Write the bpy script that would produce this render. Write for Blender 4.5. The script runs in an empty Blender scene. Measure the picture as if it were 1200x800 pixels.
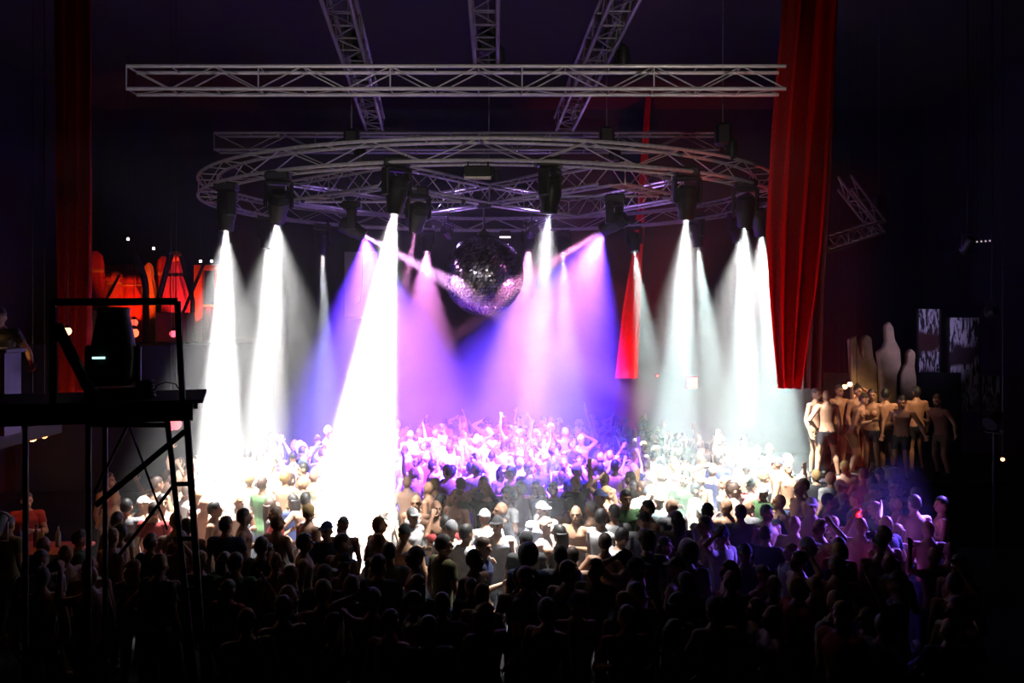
import bpy, math, random
from mathutils import Vector, Matrix, Euler
R = math.radians
sc = bpy.context.scene
col = sc.collection
rng = random.Random(7)

# ------------------------------------------------------------------ camera, world, exposure
FPX, HY, CZ = 1055.0, 365.0, 4.6           # focal length in px, horizon row, eye height
cam = bpy.data.cameras.new('camera'); camo = bpy.data.objects.new('camera', cam); col.objects.link(camo)
cam.sensor_width = 36.0; cam.lens = FPX / 1200 * 36.0; cam.shift_y = (HY - 400) / 1200.0
camo.location = (0, 0, CZ); camo.rotation_euler = (R(90), 0, 0)
cam.clip_end = 200; cam.clip_start = 0.1
sc.camera = camo
w = bpy.data.worlds.new('night'); sc.world = w; w.use_nodes = True
w.node_tree.nodes['Background'].inputs[0].default_value = (0.10, 0.07, 0.16, 1)
w.node_tree.nodes['Background'].inputs[1].default_value = 0.0005
vs = sc.view_settings
vs.view_transform = 'Standard'; vs.look = 'None'; vs.gamma = 1.0; vs.use_curve_mapping = False
vs.exposure = 0.0
cy = sc.cycles
cy.max_bounces = 4; cy.diffuse_bounces = 1; cy.glossy_bounces = 2; cy.transmission_bounces = 2
cy.volume_bounces = 0; cy.transparent_max_bounces = 8
cy.sample_clamp_indirect = 2.0; cy.sample_clamp_direct = 0.0
cy.caustics_reflective = False; cy.caustics_refractive = False
HAZE = 0.018
LK = 1.0; MK = 1.39                                     # master dimmer of the stage lamps

def P(px, py, d):                            # photo pixel at depth d -> world point
    return Vector(((px - 600) / FPX * d, d, CZ - (py - HY) / FPX * d))
def PZ(px, py, z):                           # photo pixel on the level z -> world point
    return P(px, py, (CZ - z) * FPX / (py - HY))

# ------------------------------------------------------------------ materials
def mat(name, base, rough=0.6, metal=0.0, emit=None, es=0.0, noise=0.0, nscale=8.0, bump=0.0, bscale=40.0):
    m = bpy.data.materials.new(name); m.use_nodes = True
    nt = m.node_tree; b = nt.nodes['Principled BSDF']
    b.inputs['Base Color'].default_value = (*base, 1); b.inputs['Roughness'].default_value = rough
    b.inputs['Metallic'].default_value = metal
    if emit:
        b.inputs['Emission Color'].default_value = (*emit, 1); b.inputs['Emission Strength'].default_value = es
    if noise or bump:
        tc = nt.nodes.new('ShaderNodeTexCoord')
    if noise:
        n = nt.nodes.new('ShaderNodeTexNoise'); n.inputs['Scale'].default_value = nscale; n.inputs['Detail'].default_value = 4
        nt.links.new(tc.outputs['Object'], n.inputs['Vector'])
        r = nt.nodes.new('ShaderNodeValToRGB')
        lo = tuple(c * (1 - noise) for c in base); hi = tuple(min(1, c * (1 + noise)) for c in base)
        r.color_ramp.elements[0].position = .3; r.color_ramp.elements[1].position = .7
        r.color_ramp.elements[0].color = (*lo, 1); r.color_ramp.elements[1].color = (*hi, 1)
        nt.links.new(n.outputs['Fac'], r.inputs['Fac']); nt.links.new(r.outputs['Color'], b.inputs['Base Color'])
    if bump:
        n2 = nt.nodes.new('ShaderNodeTexNoise'); n2.inputs['Scale'].default_value = bscale
        nt.links.new(tc.outputs['Object'], n2.inputs['Vector'])
        bp = nt.nodes.new('ShaderNodeBump'); bp.inputs['Strength'].default_value = bump; bp.inputs['Distance'].default_value = .02
        nt.links.new(n2.outputs['Fac'], bp.inputs['Height']); nt.links.new(bp.outputs['Normal'], b.inputs['Normal'])
    return m
M = {}
M['floor'] = mat('dark_floor', (.012, .011, .013), .9, noise=.4, nscale=2)
M['floor'].node_tree.nodes['Principled BSDF'].inputs['Specular IOR Level'].default_value = .08
M['wall'] = mat('dark_wall', (.008, .009, .018), .8, noise=.3, nscale=1.2, bump=.2, bscale=6)
M['ceil'] = mat('black_ceiling', (.005, .0045, .005), .9, noise=.4, nscale=2)
M['alu'] = mat('truss_aluminium', (.62, .60, .62), .38, .55, noise=.18, nscale=14)
M['alu_dark'] = mat('dimmed_truss', (.14, .13, .15), .5, .5, noise=.4, nscale=10)  # darker copy of the aluminium: dimness of these trusses put into the colour
M['black'] = mat('black_housing', (.012, .012, .013), .45, noise=.3, nscale=20)
M['steel'] = mat('black_steel', (.015, .015, .016), .5, .3, noise=.4, nscale=12)
M['chain'] = mat('chain_steel', (.12, .11, .11), .5, .7, noise=.3, nscale=40)
M['wood_black'] = mat('black_plywood', (.018, .016, .016), .75, noise=.4, nscale=9)
M['mirror'] = mat('mirror_tile', (.34, .32, .38), .2, 1.0, noise=.15, nscale=30)
M['ballcore'] = mat('ball_core', (.03, .03, .035), .5)
M['rib'] = mat('ball_rib', (.10, .09, .14), .4, .6, noise=.2, nscale=20)
M['panel'] = mat('pale_screen', (.42, .40, .44), .8, noise=.12, nscale=2)
M['stage'] = mat('stage_black', (.006, .006, .007), .8, noise=.4, nscale=4)
M['sand'] = mat('sand_plaster', (.62, .45, .26), .85, noise=.3, nscale=3, bump=.4, bscale=14)
for q in ('black', 'stage', 'steel', 'wood_black'): M[q].node_tree.nodes['Principled BSDF'].inputs['Specular IOR Level'].default_value = .15
M['cream'] = mat('cream_paper', (.75, .7, .6), .7, noise=.1, nscale=10)

def cloth_mat(name, c1, c2):
    m = mat(name, c1, .85); nt = m.node_tree; b = nt.nodes['Principled BSDF']
    tc = nt.nodes.new('ShaderNodeTexCoord'); mp = nt.nodes.new('ShaderNodeMapping'); mp.inputs['Scale'].default_value = (9, 9, 40)
    n = nt.nodes.new('ShaderNodeTexNoise'); n.inputs['Scale'].default_value = 2.0; n.inputs['Detail'].default_value = 5
    r = nt.nodes.new('ShaderNodeValToRGB')
    r.color_ramp.elements[0].position = .35; r.color_ramp.elements[1].position = .7
    r.color_ramp.elements[0].color = (*c1, 1); r.color_ramp.elements[1].color = (*c2, 1)
    L = nt.links
    L.new(tc.outputs['Object'], mp.inputs[0]); L.new(mp.outputs[0], n.inputs['Vector'])
    L.new(n.outputs['Fac'], r.inputs['Fac']); L.new(r.outputs['Color'], b.inputs['Base Color'])
    bp = nt.nodes.new('ShaderNodeBump'); bp.inputs['Strength'].default_value = .3; bp.inputs['Distance'].default_value = .02
    L.new(n.outputs['Fac'], bp.inputs['Height']); L.new(bp.outputs['Normal'], b.inputs['Normal'])
    return m
M['red'] = cloth_mat('red_cloth', (.42, .004, .012), (.65, .02, .015))
M['orange'] = cloth_mat('orange_cloth', (.75, .10, .02), (.85, .22, .05))
M['yellow'] = cloth_mat('yellow_cloth', (.75, .38, .04), (.85, .5, .1))
M['pink'] = cloth_mat('pink_cloth', (.7, .05, .14), (.85, .12, .25))
M['scarlet'] = cloth_mat('scarlet_cloth', (.6, .03, .015), (.8, .09, .03))

# ------------------------------------------------------------------ mesh helpers
def frame(d):
    d = d.normalized(); u = Vector((0, 0, 1)) if abs(d.z) < .95 else Vector((0, 1, 0))
    x = d.cross(u).normalized(); y = x.cross(d).normalized()
    return x, y, d
class MB:
    def __init__(s): s.v = []; s.f = []; s.mi = []; s.cur = 0
    def face(s, *i): s.f.append(tuple(i)); s.mi.append(s.cur)
    def tube(s, a, b, ra, rb=None, n=8, caps=True):
        a = Vector(a); b = Vector(b); rb = ra if rb is None else rb
        x, y, _ = frame(b - a); o = len(s.v)
        for c, r in ((a, ra), (b, rb)):
            for k in range(n):
                t = 2 * math.pi * k / n; s.v.append(c + x * (r * math.cos(t)) + y * (r * math.sin(t)))
        for k in range(n): s.face(o + k, o + (k + 1) % n, o + n + (k + 1) % n, o + n + k)
        if caps: s.face(*[o + n - 1 - k for k in range(n)]); s.face(*[o + n + k for k in range(n)])
        return s
    def path(s, pts, r, n=8, closed=False):
        pts = [Vector(p) for p in pts]; o = len(s.v); m = len(pts)
        rr = r if isinstance(r, (list, tuple)) else [r] * m
        for i, p in enumerate(pts):
            if closed: d = pts[(i + 1) % m] - pts[i - 1]
            else: d = pts[min(i + 1, m - 1)] - pts[max(i - 1, 0)]
            x, y, _ = frame(d)
            for k in range(n):
                t = 2 * math.pi * k / n; s.v.append(p + (x * math.cos(t) + y * math.sin(t)) * rr[i])
        for i in range(m if closed else m - 1):
            j = (i + 1) % m
            for k in range(n): s.face(o + i * n + k, o + i * n + (k + 1) % n, o + j * n + (k + 1) % n, o + j * n + k)
        if not closed:
            s.face(*[o + n - 1 - k for k in range(n)]); s.face(*[o + (m - 1) * n + k for k in range(n)])
        return s
    def box(s, c, size, rot=None, bev=0.0):
        c = Vector(c); o = len(s.v); hx, hy, hz = (q / 2 for q in size)
        Mx = rot if rot is not None else Matrix.Identity(3)
        if bev <= 0:
            for z in (-hz, hz):
                for (x, y) in ((-hx, -hy), (hx, -hy), (hx, hy), (-hx, hy)): s.v.append(c + Mx @ Vector((x, y, z)))
            for q in ((0, 3, 2, 1), (4, 5, 6, 7), (0, 1, 5, 4), (1, 2, 6, 5), (2, 3, 7, 6), (3, 0, 4, 7)): s.face(*[o + i for i in q])
            return s
        b = min(bev, hx * .9, hy * .9, hz * .9)
        def ring(ix, iy, z):
            return [(-ix + b, -iy, z), (ix - b, -iy, z), (ix, -iy + b, z), (ix, iy - b, z), (ix - b, iy, z), (-ix + b, iy, z), (-ix, iy - b, z), (-ix, -iy + b, z)]
        for (ix, iy, z) in ((hx - b, hy - b, -hz), (hx, hy, -hz + b), (hx, hy, hz - b), (hx - b, hy - b, hz)):
            bb = b
            for p in ring(ix, iy, z): s.v.append(c + Mx @ Vector(p))
        for i in range(3):
            for k in range(8): s.face(o + i * 8 + k, o + i * 8 + (k + 1) % 8, o + i * 8 + 8 + (k + 1) % 8, o + i * 8 + 8 + k)
        s.face(*[o + 7 - k for k in range(8)]); s.face(*[o + 24 + k for k in range(8)])
        return s
    def lathe(s, prof, n=16, o3=(0, 0, 0), d=(0, 0, 1), sx=1, sy=1):
        x, y, z = frame(Vector(d)); o3 = Vector(o3); o = len(s.v); m = len(prof)
        for (r, h) in prof:
            for k in range(n):
                t = 2 * math.pi * k / n; s.v.append(o3 + x * (r * sx * math.cos(t)) + y * (r * sy * math.sin(t)) + z * h)
        for i in range(m - 1):
            for k in range(n): s.face(o + i * n + k, o + i * n + (k + 1) % n, o + (i + 1) * n + (k + 1) % n, o + (i + 1) * n + k)
        s.face(*[o + n - 1 - k for k in range(n)]); s.face(*[o + (m - 1) * n + k for k in range(n)])
        return s
    def ell(s, c, r, n=12, m=8, rot=None):
        c = Vector(c); o = len(s.v); Mx = rot if rot is not None else Matrix.Identity(3)
        for i in range(m + 1):
            ph = math.pi * i / m
            for k in range(n):
                t = 2 * math.pi * k / n
                s.v.append(c + Mx @ Vector((r[0] * max(math.sin(ph), .02) * math.cos(t), r[1] * max(math.sin(ph), .02) * math.sin(t), -r[2] * math.cos(ph))))
        for i in range(m):
            for k in range(n): s.face(o + i * n + k, o + i * n + (k + 1) % n, o + (i + 1) * n + (k + 1) % n, o + (i + 1) * n + k)
        s.face(*[o + n - 1 - k for k in range(n)]); s.face(*[o + m * n + k for k in range(n)])
        return s
    def prism(s, pts, y0, y1):               # outline in x,z extruded along y
        o = len(s.v); n = len(pts)
        for y in (y0, y1):
            for (x, z) in pts: s.v.append(Vector((x, y, z)))
        s.face(*[o + k for k in range(n)]); s.face(*[o + 2 * n - 1 - k for k in range(n)])
        for k in range(n): s.face(o + k, o + n + k, o + n + (k + 1) % n, o + (k + 1) % n)
        return s
    def mesh(s, name, smooth=True):
        me = bpy.data.meshes.new(name); me.from_pydata([tuple(v) for v in s.v], [], s.f); me.validate()
        if len(s.mi) == len(me.polygons): me.polygons.foreach_set('material_index', s.mi)
        if smooth:
            me.shade_smooth()
            try: me.set_sharp_from_angle(angle=R(40))
            except Exception: pass
        return me
def ob(name, me, m=None, parent=None, mtx=None):
    o = bpy.data.objects.new(name, me); col.objects.link(o)
    if m is not None and me is not None:
        for q in (m if isinstance(m, (list, tuple)) else [m]):
            if len(me.materials) < (len(m) if isinstance(m, (list, tuple)) else 1): me.materials.append(q)
    if parent is not None: o.parent = parent
    if mtx is not None: o.matrix_local = mtx
    return o
def build(mb, name, m, parent=None, smooth=True): return ob(name, mb.mesh(name, smooth), m, parent)
def tag(o, label, cat, group=None, kind=None):
    if label: o['label'] = label
    if cat: o['category'] = cat
    if group: o['group'] = group
    if kind: o['kind'] = kind
    return o
def empty(name, loc=(0, 0, 0), rz=0.0):
    o = bpy.data.objects.new(name, None); col.objects.link(o); o.location = loc; o.rotation_euler = (0, 0, rz)
    o.empty_display_size = .2
    return o
def struct(mb, name, m, smooth=False):
    o = build(mb, name, m, None, smooth); o['kind'] = 'structure'; return o
def spot(name, loc, d, W, color, ang, blend=.2, rad=.04, parent=None):
    l = bpy.data.lights.new(name, 'SPOT'); l.energy = W; l.color = color; l.spot_size = R(ang); l.spot_blend = blend
    l.shadow_soft_size = rad
    o = bpy.data.objects.new(name, l); col.objects.link(o)
    mtx = Matrix.Translation(loc) @ Vector(d).to_track_quat('-Z', 'Y').to_matrix().to_4x4()
    if parent is not None: o.parent = parent
    o.matrix_local = mtx
    return o
def unit_tube(name, r, m, n=6):
    me = MB().tube((0, 0, 0), (0, 0, 1), r, r, n).mesh(name); me.materials.append(m); return me
def bar(name, me, a, b, parent=None):        # a shared unit tube stretched from a to b
    a = Vector(a); b = Vector(b); d = b - a
    mtx = Matrix.Translation(a) @ d.to_track_quat('Z', 'Y').to_matrix().to_4x4() @ Matrix.Diagonal((1, 1, d.length, 1))
    return ob(name, me, None, parent, mtx)

# ------------------------------------------------------------------ the hall
X0, X1, Y0, Y1, ZC = -13.0, 13.0, -3.0, 28.5, 11.0
struct(MB().box(((X0 + X1) / 2, (Y0 + Y1) / 2, -.1), (X1 - X0 + .6, Y1 - Y0 + .6, .2)), 'floor', M['floor'])
struct(MB().box(((X0 + X1) / 2, (Y0 + Y1) / 2, ZC + .1), (X1 - X0 + .6, Y1 - Y0 + .6, .2)), 'ceiling', M['ceil'])
struct(MB().box(((X0 + X1) / 2, Y1 + .15, ZC / 2), (X1 - X0, .3, ZC)), 'wall_back', M['wall'])
struct(MB().box((X0 - .15, (Y0 + Y1) / 2, ZC / 2), (.3, Y1 - Y0, ZC)), 'wall_left', M['wall'])
struct(MB().box((X1 + .15, (Y0 + Y1) / 2, ZC / 2), (.3, Y1 - Y0, ZC)), 'wall_right', M['wall'])
struct(MB().box(((X0 + X1) / 2, Y0 - .15, ZC / 2), (X1 - X0, .3, ZC)), 'wall_front', M['wall'])

# ------------------------------------------------------------------ trusses
RC = Vector((-.46, 18.0, 0)); RR = 5.33; RZ = CZ + 2.10; TH = .31; TW = .34
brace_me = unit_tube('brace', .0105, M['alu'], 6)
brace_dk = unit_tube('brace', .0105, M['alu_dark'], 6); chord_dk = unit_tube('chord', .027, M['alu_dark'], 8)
chord_me = unit_tube('chord', .027, M['alu'], 8)
def ringpt(a, r, z): return Vector((RC.x + r * math.sin(a), RC.y + r * math.cos(a), z))
ring = empty('circular_truss', (RC.x, RC.y, RZ))
tag(ring, 'large circular aluminium box truss ring hung level above the dance floor', 'truss')
off = Vector((RC.x, RC.y, RZ))
NB = 44
for r in (RR - TW / 2, RR + TW / 2):
    for z in (RZ, RZ + TH):
        mb = MB().path([ringpt(2 * math.pi * k / 88, r, z) - off for k in range(88)], .027, 8, True)
        build(mb, 'chord', M['alu'], ring)
for k in range(NB):
    a0 = 2 * math.pi * k / NB; a1 = 2 * math.pi * (k + 1) / NB; am = (a0 + a1) / 2
    ri, ro = RR - TW / 2, RR + TW / 2
    for r in (ri, ro):
        if k % 2: bar('brace', brace_me, ringpt(a0, r, RZ) - off, ringpt(a1, r, RZ + TH) - off, ring)
        else: bar('brace', brace_me, ringpt(a0, r, RZ + TH) - off, ringpt(a1, r, RZ) - off, ring)
    for z in (RZ, RZ + TH):
        bar('brace', brace_me, ringpt(a0, ri, z) - off, ringpt(a0, ro, z) - off, ring)
    bar('brace', brace_me, ringpt(a0, ri if k % 2 else ro, RZ) - off, ringpt(a1, ro if k % 2 else ri, RZ) - off, ring)
def box_truss(a, b, label, wd=.31, h=.31, bay=.5, group=None, dark=False):
    """a and b are the ends of the centre line of the BOTTOM face"""
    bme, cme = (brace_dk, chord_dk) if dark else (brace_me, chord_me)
    a = Vector(a); b = Vector(b); d = b - a; L = d.length
    t = empty('box_truss', a); tag(t, label, 'truss', group)
    s = Vector((d.y, -d.x, 0)).normalized() * (wd / 2); up = Vector((0, 0, h))
    n = max(2, round(L / bay))
    for sg in (1, -1):
        for u in (Vector(), up): bar('chord', cme, s * sg + u, d + s * sg + u, t)
    for k in range(n):
        p0 = d * (k / n); p1 = d * ((k + 1) / n)
        for sg in (1, -1):
            if k % 2: bar('brace', bme, p0 + s * sg, p1 + s * sg + up, t)
            else: bar('brace', bme, p0 + s * sg + up, p1 + s * sg, t)
        bar('brace', bme, p0 + s, p0 - s, t); bar('brace', bme, p0 + s + up, p0 - s + up, t)
        if k % 3 == 0: bar('brace', bme, p0 + s, p0 + s + up, t)
        bar('brace', bme, p0 + s * (1 if k % 2 else -1), p1 - s * (1 if k % 2 else -1), t)
    return t
GZ = CZ + 3.05                               # bottom of the upper grid
box_truss((-5.28, 12.5, GZ), (3.75, 12.5, GZ), 'long straight box truss crossing the hall above the front of the ring', .34, .31, .62)
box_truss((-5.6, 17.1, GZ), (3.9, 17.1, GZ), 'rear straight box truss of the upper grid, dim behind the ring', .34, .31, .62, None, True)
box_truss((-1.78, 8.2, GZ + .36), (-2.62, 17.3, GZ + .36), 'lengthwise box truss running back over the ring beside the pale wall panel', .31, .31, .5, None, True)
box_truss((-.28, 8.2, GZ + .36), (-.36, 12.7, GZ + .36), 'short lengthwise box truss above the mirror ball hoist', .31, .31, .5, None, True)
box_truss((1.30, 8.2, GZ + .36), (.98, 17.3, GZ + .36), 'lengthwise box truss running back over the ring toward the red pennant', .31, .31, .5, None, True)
# two diamonds of box truss inside the ring
def diamond(pts, words):
    for i in range(4):
        a = Vector(pts[i]); b = Vector(pts[(i + 1) % 4]); d = (b - a).normalized() * .17
        box_truss(a + d, b - d, words[i], .31, .36, .5, 'diamond trusses inside the ring')
zi = RZ + .02
diamond([(-4.35, 17.5, zi), (-2.05, 15.2, zi), (-.46, 17.8, zi), (-2.5, 20.2, zi)],
        [q + ' truss side of the inner diamond toward the pale wall panel' for q in ('near outer', 'near inner', 'far inner', 'far outer')])
diamond([(-.42, 17.8, zi), (1.65, 14.9, zi), (3.2, 16.9, zi), (1.5, 20.2, zi)],
        [q + ' truss side of the inner diamond toward the red pennant' for q in ('near inner', 'near outer', 'far outer', 'far inner')])
def pipe(a, b, label):
    t = empty('lighting_pipe', a); tag(t, label, 'pipe'); d = Vector(b) - Vector(a)
    build(MB().tube((0, 0, 0), d, .024, n=8), 'tube', M['alu'], t)
    for q in (d * .02, d * .98): build(MB().box(q + Vector((0, 0, .02)), (.08, .08, .1), bev=.015), 'coupler', M['steel'], t)
pipe((-4.05, 17.15, zi - .03), (-.86, 17.15, zi - .03), 'bare lighting pipe across the truss diamond toward the pale wall panel')
pipe((.62, 16.3, zi - .03), (2.74, 16.3, zi - .03), 'bare lighting pipe across the truss diamond toward the red pennant')
# chain hoists
def hoist(x, y, z, label, s=1.0):
    h = empty('chain_hoist', (x, y, z)); tag(h, label, 'hoist', 'chain hoists of the lighting rig')
    build(MB().box((0, 0, .34), (.24 * s, .22 * s, .36 * s), bev=.04), 'motor', M['black'], h)
    build(MB().path([(.02, 0, .18), (.06, 0, .1), (.05, 0, .02), (0, 0, .0), (-.05, 0, .03), (-.05, 0, .08)], .016, 8), 'hook', M['steel'], h)
    build(MB().tube((0, 0, .52), (0, 0, ZC - z), .011, n=6), 'chain', M['chain'], h)
    build(MB().lathe([(.03, .0), (.085, -.05), (.10, -.2), (.07, -.32), (.0, -.36)], 10, (.14, .02, .3)), 'chain_bag', M['black'], h)
    return h
for (x, y, z, l) in ((-2.28, 12.52, GZ + .36, 'black chain hoist where the front cross truss meets the truss beside the pale panel'),
                     (1.40, 12.5, GZ + .36, 'black chain hoist where the front cross truss meets the truss on the red pennant side'),
                     (-.33, 12.5, GZ + .36, 'black chain hoist on the front cross truss above the mirror ball'),
                     (-2.6, 14.6, RZ + .33, 'black chain hoist lifting the ring beside the tallest white beam'),
                     (1.55, 14.75, RZ + .40, 'black chain hoist lifting the near tip of the diamond truss'),
                     (3.3, 14.1, RZ + .33, 'black chain hoist lifting the ring near the big red drape'),
                     (-.46, 17.9, RZ + .42, 'black chain hoist at the centre of the ring over the mirror ball')):
    hoist(x, y, z, l)

# ------------------------------------------------------------------ moving heads
base_me = MB().box((0, 0, 0), (.36, .27, .15), bev=.03).mesh('base'); base_me.materials.append(M['black'])
ymb = MB()
for sx in (-1, 1): ymb.box((sx * .19, 0, -.21), (.055, .17, .40), bev=.02)
ymb.box((0, 0, -.03), (.40, .2, .06), bev=.02)
yoke_me = ymb.mesh('yoke'); yoke_me.materials.append(M['black'])
head_me = MB().lathe([(.05, -.25), (.11, -.24), (.145, -.19), (.15, -.06), (.155, .05), (.13, .14), (.125, .26), (.112, .275), (.085, .275), (.080, .10), (.0, .10)], 18).mesh('head')
head_me.materials.append(M['black'])
fin_mb = MB()
for k in range(5): fin_mb.lathe([(.158, -.2 + k * .028), (.162, -.195 + k * .028), (.162, -.187 + k * .028), (.158, -.182 + k * .028)], 18)
fin_me = fin_mb.mesh('cooling_fins'); fin_me.materials.append(M['steel'])
lens_me_cache = {}
def lens_mesh(key, color, es):
    if key not in lens_me_cache:
        me = MB().lathe([(.0, .105), (.05, .105), (.078, .108), (.05, .118), (.0, .122)], 16).mesh('lens')
        me.materials.append(mat('lens_glass_' + key, (.8, .8, .85), .1, 0, color, es))
        lens_me_cache[key] = me
    return lens_me_cache[key]
clamp_me = MB().path([(0, 0, 0), (0, 0, .03), (.045, 0, .06), (.05, 0, .1), (.02, 0, .13), (-.03, 0, .12)], .014, 8).mesh('clamp')
clamp_me.materials.append(M['steel'])
WHITE = (1.0, .98, .96); TEAL = (.72, .95, .92); PINK = (1.0, .34, .80); BLUE = (.12, .04, 1.0); LAV = (.80, .55, 1.0); VIOL = (.52, .25, 1.0)
def moving_head(lens, target, W, color, ang, label, blend=.8, hang=None, key=None, extra=None, scale=1.0):
    lens = Vector(lens); target = Vector(target); d = (target - lens).normalized()
    axis = lens - d * (.27 * scale)
    base = axis + Vector((0, 0, .37 * scale))
    t = empty('moving_head_light', base); tag(t, label, 'stage light', 'moving head lights of the rig')
    pan = math.atan2(d.y, d.x) + math.pi / 2
    S = Matrix.Scale(scale, 4)
    ob('base', base_me, None, t, Matrix.Rotation(pan * .0, 4, 'Z') @ Matrix.Translation((0, 0, .07 * scale)) @ S)
    ob('yoke', yoke_me, None, t, Matrix.Rotation(pan, 4, 'Z') @ S)
    hm = Matrix.Translation(axis - base) @ d.to_track_quat('Z', 'Y').to_matrix().to_4x4() @ S
    h = ob('head', head_me, None, t, hm)
    ob('cooling_fins', fin_me, None, h)
    ln = ob('lens', lens_mesh(key or 'white', color, 60 if W else 0), None, h)
    ln['label'] = 'glowing front lens'
    top = (hang if hang is not None else RZ) - base.z
    for sx in (-.11, .11):
        c = ob('clamp', clamp_me, None, t, Matrix.Translation((sx, 0, .14 * scale)))
        c.scale = (1, 1, max(.3, (top - .14 * scale + .02) / .1))
    if W:
        spot('lamp', (lens - d * (.12 * scale)) - base, d, W * MK * LK, color, ang, blend, .03, t)
    for (tg, W2, c2, a2) in (extra or []):  # blue washes, and white floods added to brighten the crowd
        d2 = (Vector(tg) - lens).normalized()
        spot('lamp', (lens + d2 * .06) - base, d2, W2 * LK, c2, a2, 1.0, .05, t)
    return t
def on_ring(px, far):
    k = (px - 600) / FPX                     # ray x = k*y in plan
    a = k * k + 1; b = -2 * (k * RC.x + RC.y); c = RC.x ** 2 + RC.y ** 2 - RR ** 2
    q = max(0.0, b * b - 4 * a * c) ** .5
    return (-b + (q if far else -q)) / (2 * a)
HEADZ = 1.5
def tgt(px, py): return PZ(px, py, HEADZ)
def rl(px, py, far, tx, ty, W, color, ang, label, **k):
    d = on_ring(px, far)
    return moving_head(P(px, py, d), tgt(tx, ty), W, color, ang, label, **k)
K = 1000.0
rl(265, 270, False, 256, 588, 330 * K, WHITE, 14, 'moving head light at the ring edge nearest the scaffold tower, white beam', extra=[(tgt(256, 590), 17 * K, WHITE, 46)], key='white')
rl(325, 259, False, 306, 560, 120 * K, WHITE, 13, 'moving head light on the near ring edge, second beam along from the scaffold tower', extra=[(tgt(320, 550), 13 * K, WHITE, 46)], key='white')
rl(312, 291, True, 303, 535, 55 * K, WHITE, 12, 'small far moving head light half hidden by the second white beam', key='white')
rl(378, 298, True, 384, 515, 34 * K, (.86, .9, 1), 12, 'far moving head light with a faint grey beam over the pale wall panel', key='white')
rl(462, 249, False, 414, 605, 760 * K, WHITE, 18, 'moving head light on the near ring edge throwing the widest blazing white beam', extra=[(tgt(405, 590), 8 * K, WHITE, 42)], key='white')
moving_head(P(427, 276, 17.15), P(547, 342, 17.42), 120 * K, (.95, .42, 1), 10, 'moving head light on the diamond truss aiming a lavender beam at the mirror ball',
            key='lav', extra=[(PZ(455, 530, 1.5), 185 * K, BLUE, 64)])
moving_head(P(487, 270, 15.79), tgt(435, 545), 22 * K, PINK, 11, 'moving head light with a pink beam crossing behind the blazing white beam', key='pink')
rl(500, 296, True, 490, 530, 30 * K, (1, .30, .9), 34, 'far moving head light with a soft pink beam between white beam and mirror ball', key='pink')
rl(643, 250, False, 618, 618, 34 * K, (.8, .84, 1), 15, 'big moving head light on the near ring edge in front of the mirror ball', extra=[(tgt(605, 625), 6 * K, WHITE, 46)], key='teal')
rl(620, 293, True, 598, 515, 34 * K, (1, .30, .88), 34, 'far moving head light with a rosy beam just beside the mirror ball', key='pink')
rl(660, 298, True, 668, 525, 44 * K, (.55, .55, 1), 16, 'far moving head light with a pale blue beam beyond the mirror ball', key='blue')
moving_head(P(706, 270, 16.3), P(594, 341, 17.45), 80 * K, (1, .30, .70), 10, 'moving head light on the diamond truss aiming a magenta beam at the mirror ball',
            key='pink', extra=[(PZ(600, 540, 1.5), 185 * K, BLUE, 66)])
rl(744, 295, True, 772, 528, 45 * K, TEAL, 15, 'far moving head light beside the red pennant throwing a pale beam', key='teal')
rl(804, 257, False, 790, 592, 90 * K, TEAL, 16, 'moving head light on the near ring edge with a pale teal beam', extra=[(tgt(800, 585), 13 * K, WHITE, 42)], key='teal')
rl(818, 289, True, 846, 522, 55 * K, TEAL, 15, 'far moving head light with a beam slanting toward the big red drape', key='teal')
rl(873, 266, False, 868, 572, 70 * K, TEAL, 14, 'moving head light at the ring end, upper one of three beside the big red drape', extra=[(tgt(850, 560), 16 * K, WHITE, 46)], key='teal')
rl(866, 284, True, 888, 545, 70 * K, TEAL, 15, 'moving head light at the ring end, lowest of three beside the big red drape', key='teal')
moving_head(P(892, 276, 16.8), tgt(922, 548), 110 * K, TEAL, 15, 'moving head light at the ring end right against the big red drape', extra=[(tgt(890, 545), 17 * K, WHITE, 46)], key='teal')

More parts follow.
